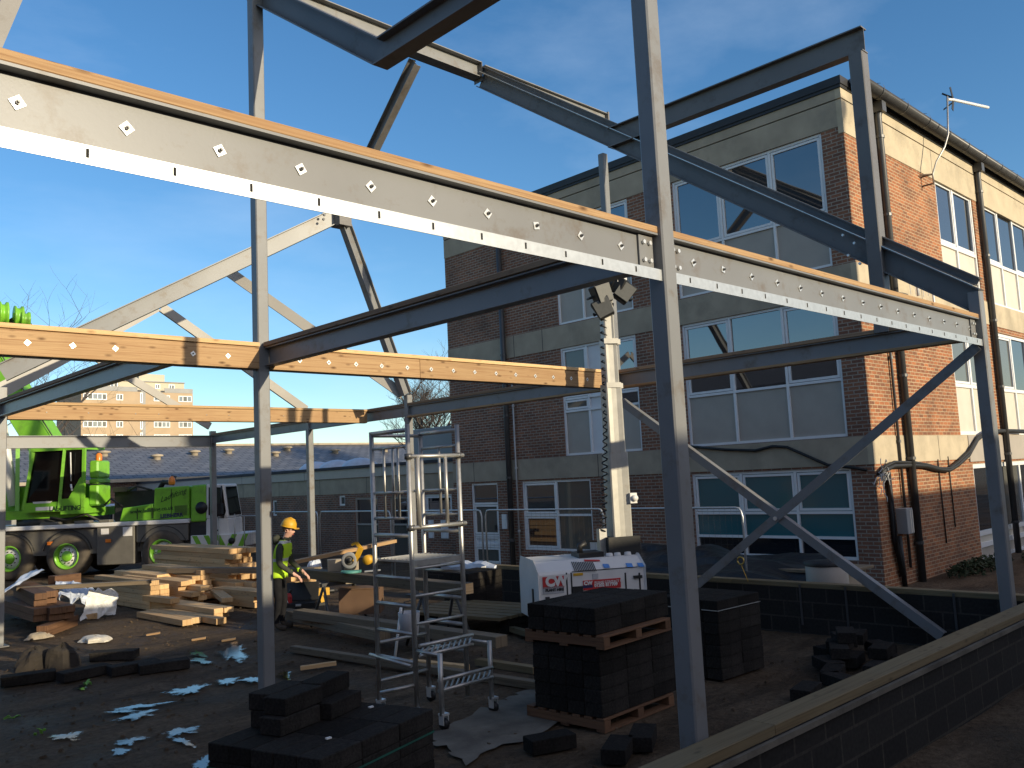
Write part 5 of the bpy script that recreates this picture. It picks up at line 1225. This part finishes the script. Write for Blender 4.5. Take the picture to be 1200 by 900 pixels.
# dark block stack beside the tower, wrapped roll on the wall
pack((10.2,11.9,0),R(4),2,3,6,.02,'dark block in the stack between the access tower and the lighting tower','blocks beside the access tower')
rl=thing('wrapped_roll','silvery wrapped roll lying on the block wall behind the tower','roll',(11.9,14.0,.75))
m=MB(); a_,b_=at(520,662,x=11.9),at(582,667,x=11.9); m.tube([a_.lerp(b_,k/9)+V((0,0,.03*math.sin(k*2.1))) for k in range(10)],[.1,.12,.11,.13,.11,.12,.14,.12,.13,.08],9,sm=False); m.build('wrapping',M['bluewhite'],rl)
MB().tube([a_+V((-.1,-.6,-.1)),b_+V((-.1,.2,.05))],.02,6).build('tie',M['white'],rl)
# chop saw on the bench
sw=thing('chop_saw','orange and grey chop saw standing on the cutting bench','saw',tuple(pa.lerp(pb,.47)+V((0,0,.08))),R(-50)); sw.scale=(.85,.85,.85)
def sp(m,n_,mat,p=None): return m.build(n_,M[mat],p or sw,local=True)
sp(MB().lathe([(0,0),(.19,0),(.19,.04),(0,.04)],(0,0,.0),(0,0,1),20).box((-.2,-.06,0),(.2,.06,.05)),'base','teal')
sp(MB().lathe([(.10,-.03),(.155,-.035),(.168,-.02),(.168,.03),(.14,.04),(.10,.035)],(-.03,0,.25),(0,1,0),24),'blade_guard','towergrey'); sp(MB().lathe([(0,-.012),(.14,-.012),(.14,.012),(0,.012)],(-.03,0,.25),(0,1,0),24),'blade','chassisgrey'); sp(MB().lathe([(0,-.045),(.05,-.045),(.05,.05),(0,.05)],(-.03,0,.25),(0,1,0),12),'spindle','black')
sp(MB().bar((.08,.02,.22),(.22,.02,.50),.10,.09).bar((.22,.02,.48),(.12,.02,.60),.06,.06).bar((.12,.02,.60),(.02,.02,.56),.05,.05),'handle','yellow'); sp(MB().lathe([(0,-.08),(.095,-.08),(.1,-.05),(.1,.1),(0,.1)],(.36,.0,.25),(0,1,0),18),'motor','yellow'); sp(MB().bar((.3,-.05,.02),(.62,-.05,.04),.05,.03),'clamp','zinc')
# things around the bench
def small(name,label,cat,loc,rot,parts,group=None):
    t=thing(name,label,cat,loc,rot,group)
    for n_,mat,fn in parts: fn(MB()).build(n_,M[mat],t,local=True,bevel=.004)
    return t
q=at(334,716,z=.2); small('fuel_can','red plastic fuel can with a white label beside the worker','can',tuple(q),R(-30),[('body','red',lambda m:m.box((-.13,-.08,0),(.13,.08,.26)).hexa([V(p) for p in ((-.13,-.08,.26),(.13,-.08,.26),(.13,.08,.26),(-.13,.08,.26),(-.09,-.05,.32),(.10,-.05,.32),(.10,.05,.32),(-.09,.05,.32))])),('label','whitepaint',lambda m:m.tube([(.06*math.cos(k*.7),-.083,.14+.07*math.sin(k*.7)) for k in range(8)],.012,5)),('spout','black',lambda m:m.tube([(.08,0,.31),(.12,0,.38)],.025,8))])
q=at(376,702,z=.3); small('cordless_drill','yellow power drill lying on boards under the bench','drill',tuple(q),R(-20),[('body','yellow',lambda m:m.bar((-.14,0,.14),(.16,0,.14),.13,.14).bar((.0,0,.08),(.03,0,-.06),.09,.07)),('chuck','black',lambda m:m.lathe([(.05,0),(.05,.1),(.015,.12),(.015,.22),(0,.22)],(.16,0,.14),(1,0,0),12)),('battery','black',lambda m:m.box((-.08,-.06,-.12),(.11,.06,-.06)))])
q=at(424,718,z=.22); small('board_box','brown chipboard box standing under the bench','box',(q.x,q.y,.22),R(-44),[('case','cardboard',lambda m:m.box((-.36,-.2,0),(.36,.22,.42))),('lid_edge','cardboard',lambda m:m.box((-.37,-.21,.42),(.37,.23,.445)))])
for px,l in ((392,'left pale block standing on the bench behind the saw'),(412,'right pale block standing on the bench behind the saw')):
    q=at(px,668,z=.95); small('paving_block',l,'block',(q.x,q.y,.72),R(-30),[('core','concgrey',lambda m:m.box((-.12,-.1,0),(.12,.1,.42)))])
q=at(352,712,z=.25); small('tool_case','black open tool case between the worker and the drill','case',tuple(q),R(-40),[('tray','black',lambda m:m.box((-.3,-.2,0),(.3,.2,.1))),('lid','black',lambda m:m.bar((0,.2,.1),(0,.36,.42),.6,.03,up=(0,1,0))),('latch','zinc',lambda m:m.box((-.05,-.21,.05),(.05,-.2,.09)))])
q=at(366,652,z=1.0); lump('wrapped_bundle','small grey wrapped bundle on the bench behind the pale column','bundle',tuple(at(369,661,x=10.8)-V((0,0,.1))),.18,.14,.22,'bluewhite',6.1)
tag(MB().tube([at(462,778,z=.0),at(470,712,z=.74)],.02,8).build('metal_tube',M['white']),'white tube leaning against the access tower','tube')
tg=small('grey_tub','grey plastic tub hanging inside the access tower','tub',tuple(at(480,742,z=.45)),R(20),[('tub','signgrey',lambda m:m.lathe([(0,0),(.12,0),(.15,.28),(.14,.28),(.11,.02)],(0,0,0),(0,0,1),16)),('handle','black',lambda m:m.tube([(-.15,0,.27),(-.1,0,.42),(.1,0,.42),(.15,0,.27)],.008,6))])
# black polythene over materials behind the low wall
sheet('black polythene draped over materials below the teal windows',[(12.4,11.6,.35),(12.4,7.2,.5),(14.6,7.2,.78),(14.6,11.6,.92)],'tarp',2,.16,26,.12,name='polythene_cover')
small('stack_of_slabs','pale slabs and boards stacked under the black polythene','stack',(14.2,7.0,0),0,[('slab','concgrey',lambda m:m.box((-.5,-.3,0),(.4,.8,.62))),('board','oldwood',lambda m:m.box((-.6,-.4,.64),(.5,.9,.69)))])
small('white_drum','white round drum standing behind the low wall near the brace','drum',tuple(at(970,684,x=13.2)*1-V((0,0,.45))),0,[('drum','spandrelgrey',lambda m:m.lathe([(0,0),(.32,0),(.32,.75),(.30,.78),(0,.78)],(0,0,0),(0,0,1),24)),('lid','black',lambda m:m.lathe([(.33,.74),(.335,.80),(0,.82)],(0,0,0),(0,0,1),24))])
q=at(715,648,x=14.0); small('white_board','white board resting on materials behind the lighting tower','board',(14.0,q.y,0),0,[('board','whitepaint',lambda m:m.box((-.05,-.5,.80),(.4,.5,1.02))),('top_edge','palletwood',lambda m:m.box((-.06,-.52,1.021),(.42,.52,1.05)))])
rg=thing('brass_ring','brass ring with a cord hanging from the brace','ring',tuple(at(868,657,x=UR-.3)))
c_=at(868,657,x=UR-.3); MB().tube([c_+V((0,.055*math.cos(k*.5236),.055*math.sin(k*.5236))) for k in range(13)],.012,6).build('ring',M['brass'],rg); MB().tube([c_-V((0,0,.05)),c_+V((0,-.08,-.25)),c_+V((0,-.1,-.3))],.006,5).build('cord',M['yellow'],rg)
# ---------------------------------------------------------------- mesh fence panels
def fence_panel(y0,y1,x,zt,label,x1=None):
    x1=x if x1 is None else x1
    t=thing('fence_panel',label,'fence panel',((x+x1)/2,(y0+y1)/2,0),0,'mesh fence panels in front of the brick buildings')
    P=lambda s,z: V((x+(x1-x)*s,y0+(y1-y0)*s,z)); L=(P(1,0)-P(0,0)).length; c=.14/L
    pts=[P(0.004,-.05),P(.004,zt-.15),P(.012,zt-.06),P(c*.5,zt-.012),P(c,zt),P(1-c,zt),P(1-c*.5,zt-.012),P(.988,zt-.06),P(.996,zt-.15),P(.996,-.05)]
    MB().tube(pts,.019,8).tube([P(.005,.12),P(.995,.12)],.016,8).build('tube_frame',M['galv'],t)
    m=MB()
    for k in range(1,26): m.bar(P(k/26,.12),P(k/26,zt-.01),.0016,.0016,up=(0,1,0))
    for k in range(1,8): z=.12+(zt-.13)*k/8; m.bar(P(.01,z),P(.99,z),.0016,.0016)
    m.build('wire_mesh',M['pipe'],t)
    MB().box(P(0,-.1)-V((.11,.3,0)),P(0,.13)-V((-.11,-.3,0))).build('concrete_foot',M['concgrey'],t,bevel=.03)
ys=[(8.0,11.0),(11.06,14.5),(14.6,17.95),(18.05,21.4),(21.5,24.9)]
ll=['mesh fence panel in front of the teal windows','mesh fence panel behind the lighting tower','mesh fence panel in front of the far white door','mesh fence panel in front of the link building, behind the access tower','mesh fence panel behind the worker']
for (a,b),l in zip(ys,ll): fence_panel(a,b,13.0,1.76,l)
fence_panel(25.0,28.2,13.0,1.66,'mesh fence panel in front of the crane bumper')
# ---------------------------------------------------------------- bare winter trees
def bare_tree(label,base,h,r,seed,spread=.55,levels=5,lean=(0,0),name='bare_tree',group=None,nb=3,trunk=.28):
    rr=random.Random(seed); t=thing(name,label,'tree',base); base=V(base); tr=MB(); tw=MB()
    def grow(p,d,L,rad,lv):
        n=4; pts=[p]; q=p; dd=d.copy()
        for i in range(n):
            dd=(dd+V((rr.uniform(-1,1),rr.uniform(-1,1),rr.uniform(-.3,.7)))*.13).normalized(); q=q+dd*(L/n); pts.append(q)
        m=tr if lv==0 else tw
        m.tube(pts,[rad*(1-.45*i/n) for i in range(n+1)],7 if lv<2 else 4 if lv<3 else 3,cap=False)
        if lv>=levels: return
        k=nb+(1 if lv>0 else 1)
        for i in range(k):
            f_=rr.uniform(.35,1.0) if i>0 else 1.0; j=min(n,max(1,int(f_*n+.5))); s=pts[j]
            a=V((rr.uniform(-1,1),rr.uniform(-1,1),rr.uniform(-.15,.6))).normalized()
            nd_=(dd*(1-spread)+a*spread*1.25+V((0,0,.12))).normalized()
            grow(s,nd_,L*rr.uniform(.58,.82),rad*.5*(1 if i else 1.1),lv+1)
    grow(base,V((lean[0],lean[1],1)).normalized(),h*trunk,r,0)
    tr.build('trunk',M['bark'],t,weld=False); tw.build('crown',M['bark'],t,weld=False); return t
p=at(508,560,y=40); bare_tree('bare winter tree standing behind the roofs left of the brick block',(p.x,p.y,0),12.4,.30,23,levels=6,trunk=.30)
p=at(62,560,y=58); bare_tree('bare spreading tree behind the crane at the far left',(p.x-1,p.y,0),18.0,.16,9,spread=.6,levels=5,trunk=.34,nb=2)
p=at(-14,560,y=52); bare_tree('bare tree at the left edge above the crane boom',(p.x,p.y,0),16.5,.16,14,levels=5,trunk=.36,nb=2)
for i,(px,h,l) in enumerate(((107,8.2,'leafless bush left below the tower block'),(186,9.0,'thin leafless tree in front of the tower block entrance strip'),(205,9.0,'thin leafless tree at the right side of the tower block'),(287,8.6,'small leafless tree right of the tower block'),(425,9.0,'small leafless tree above the slate roof near the access tower'),(160,7.5,'small leafless tree below the middle of the tower block'))):
    p=at(px,540,y=110); bare_tree(l,(p.x,p.y,0),h*.78,.06,20+i,levels=3,spread=.5,trunk=.35)
# ---------------------------------------------------------------- the worker
def worker():
    root=thing('person','worker in a yellow hard hat and lime vest bending over the cutting bench','person',(7.74,14.16,0),R(-50)); root.scale=(1.045,1.045,1.045)
    v=[];e=[];r=[]
    def add(p,rad,par=None):
        v.append(p); r.append(rad if isinstance(rad,tuple) else (rad,rad)); i=len(v)-1
        if par is not None: e.append((par,i))
        return i
    pel=add((0,0,.94),(.155,.125)); s1=add((.03,0,1.10),(.15,.12),pel); ch=add((.08,0,1.30),(.175,.13),s1); nb_=add((.12,0,1.44),(.12,.09),ch); nk=add((.155,0,1.51),.058,nb_)
    h1=add((.185,0,1.585),(.075,.075),nk); h2=add((.205,0,1.66),(.09,.098),h1); h3=add((.185,0,1.72),(.078,.09),h2)
    ns=add((.305,0,1.612),.013,h1); 
    for s in (-1,1):
        hp=add((.0,s*.10,.86),.098,pel); kn=add((.045,s*.125,.49),.066,hp); an=add((-.01,s*.13,.10),.047,kn); hl=add((.06,s*.135,.05),(.05,.045),an); add((.19,s*.145,.04),(.045,.035),hl)
        sh=add((.10,s*.185,1.385),.068,ch); el=add((.12,s*.27,1.10),.056,sh); wr=add((.33,s*.21,.93),.038,el); pm_=add((.395,s*.19,.885),(.034,.024),wr)
        for k,(dy,l) in enumerate(((.03,.075),(.01,.085),(-.01,.08),(-.03,.062))):
            a=add((.43,s*.185+dy,.86),.0095,pm_); b=add((.43+l*.4,s*.185+dy,.84-l*.2),.009,a); add((.43+l*.45,s*.185+dy,.84-l*.7),.008,b)
        t1=add((.40,s*.185-s*.045,.885),.0105,pm_); add((.43,s*.185-s*.06,.86),.009,t1)
    me=bpy.data.meshes.new('body'); me.from_pydata(v,e,[]); o=bpy.data.objects.new('skeleton',me); COL.objects.link(o)
    sk=o.modifiers.new('skin','SKIN'); 
    for i,q in enumerate(me.skin_vertices[0].data): q.radius=r[i]; q.use_root=(i==0)
    sk.branch_smoothing=.4; sb=o.modifiers.new('sub','SUBSURF'); sb.levels=2; sb.render_levels=2
    dg=bpy.context.evaluated_depsgraph_get(); bm_=bpy.data.meshes.new_from_object(o.evaluated_get(dg)); bpy.data.objects.remove(o)
    bm_.name='body'; b=bpy.data.objects.new('body',bm_); COL.objects.link(b); b.parent=root
    bm_.materials.clear()
    for m in ('hoodie','trousers','boots','skin'): bm_.materials.append(M[m])
    for p in bm_.polygons:
        c=p.center; p.use_smooth=True
        p.material_index=2 if c.z<.12 else 3 if (c.z>1.525 or (c.x>.345 and c.z<1.0)) else 1 if c.z<.93 and c.x<.3 else 0
    # vest: a copy of the torso surface pushed outwards
    bmh=bmesh.new(); bmh.from_mesh(bm_)
    bad=[f for f in bmh.faces if not(.86<f.calc_center_median().z<1.47 and abs(f.calc_center_median().y)<.19 and f.calc_center_median().x<.30 and not(f.calc_center_median().z<.94 and abs(f.calc_center_median().y)>.17))]
    bmesh.ops.delete(bmh,geom=bad,context='FACES')
    for q in bmh.verts: q.co+=q.normal*(.018 if q.co.z>.95 else .035)
    vm=bpy.data.meshes.new('vest'); bmh.to_mesh(vm); bmh.free(); vm.materials.clear(); vm.materials.append(M['vest'])
    for p in vm.polygons: p.material_index=0; p.use_smooth=True
    vo=bpy.data.objects.new('vest',vm); COL.objects.link(vo); vo.parent=root; sd=vo.modifiers.new('t','SOLIDIFY'); sd.thickness=.008
    # hair, ears, eyes, helmet, hood
    hc=V((.195,0,1.665)); tilt=V((.25,0,1)).normalized()
    he=MB().lathe([(.128,-.005),(.13,.02),(.125,.06),(.105,.10),(.07,.128),(.03,.14),(0,.142)],hc+V((0,0,.035)),tilt,28)
    he.lathe([(.126,-.006),(.137,-.004),(.137,.004),(.126,.008)],hc+V((0,0,.035)),tilt,28)
    pk=[V((.10*1.0+.05*math.cos(a)+.03,.105*math.sin(a),0)) for a in [math.pi*(-.5+k/10) for k in range(11)]]
    R_=V((0,0,1)).rotation_difference(tilt).to_matrix()
    top=[hc+V((0,0,.035))+R_@p for p in pk]; he.poly(top); he.poly([p-V((0,0,.008)) for p in top[::-1]])
    for i in range(10): he.poly([top[i],top[i+1],top[i+1]-V((0,0,.008)),top[i]-V((0,0,.008))])
    he.tube([hc+V((-.12,0,.07)),hc+V((-.06,0,.165)),hc+V((.04,0,.182)),hc+V((.12,0,.13))],.012,6)
    he.build('hard_hat',M['yellow'],root,local=True)
    MB().lathe([(.0,-.07),(.07,-.06),(.096,-.02),(.1,.03)],hc+V((-.018,0,.01)),tilt,20).build('hair',M['cardboard'],root,local=True)
    for s in (-1,1): MB().lathe([(0,-.012),(.03,-.008),(.034,.0),(.02,.012)],hc+V((-.0,s*.094,-.035)),(0,s,.1),10).build('ear',M['skin'],root,local=True)
    for s in (-1,1): MB().lathe([(0,-.01),(.011,-.004),(.012,.004),(0,.01)],(.283,s*.034,1.652),(1,s*.2,0),8).build('eye',M['black'],root,local=True)
    MB().tube([(.272,-.022,1.562),(.281,0,1.561),(.272,.022,1.562)],.005,5).build('mouth',M['red'],root,local=True)
    MB().tube([(.02,-.12,1.44),(-.02,-.09,1.50),(-.01,0,1.53),(-.02,.09,1.50),(.02,.12,1.44)],.05,8).build('hood',M['hoodie'],root,local=True)
worker()
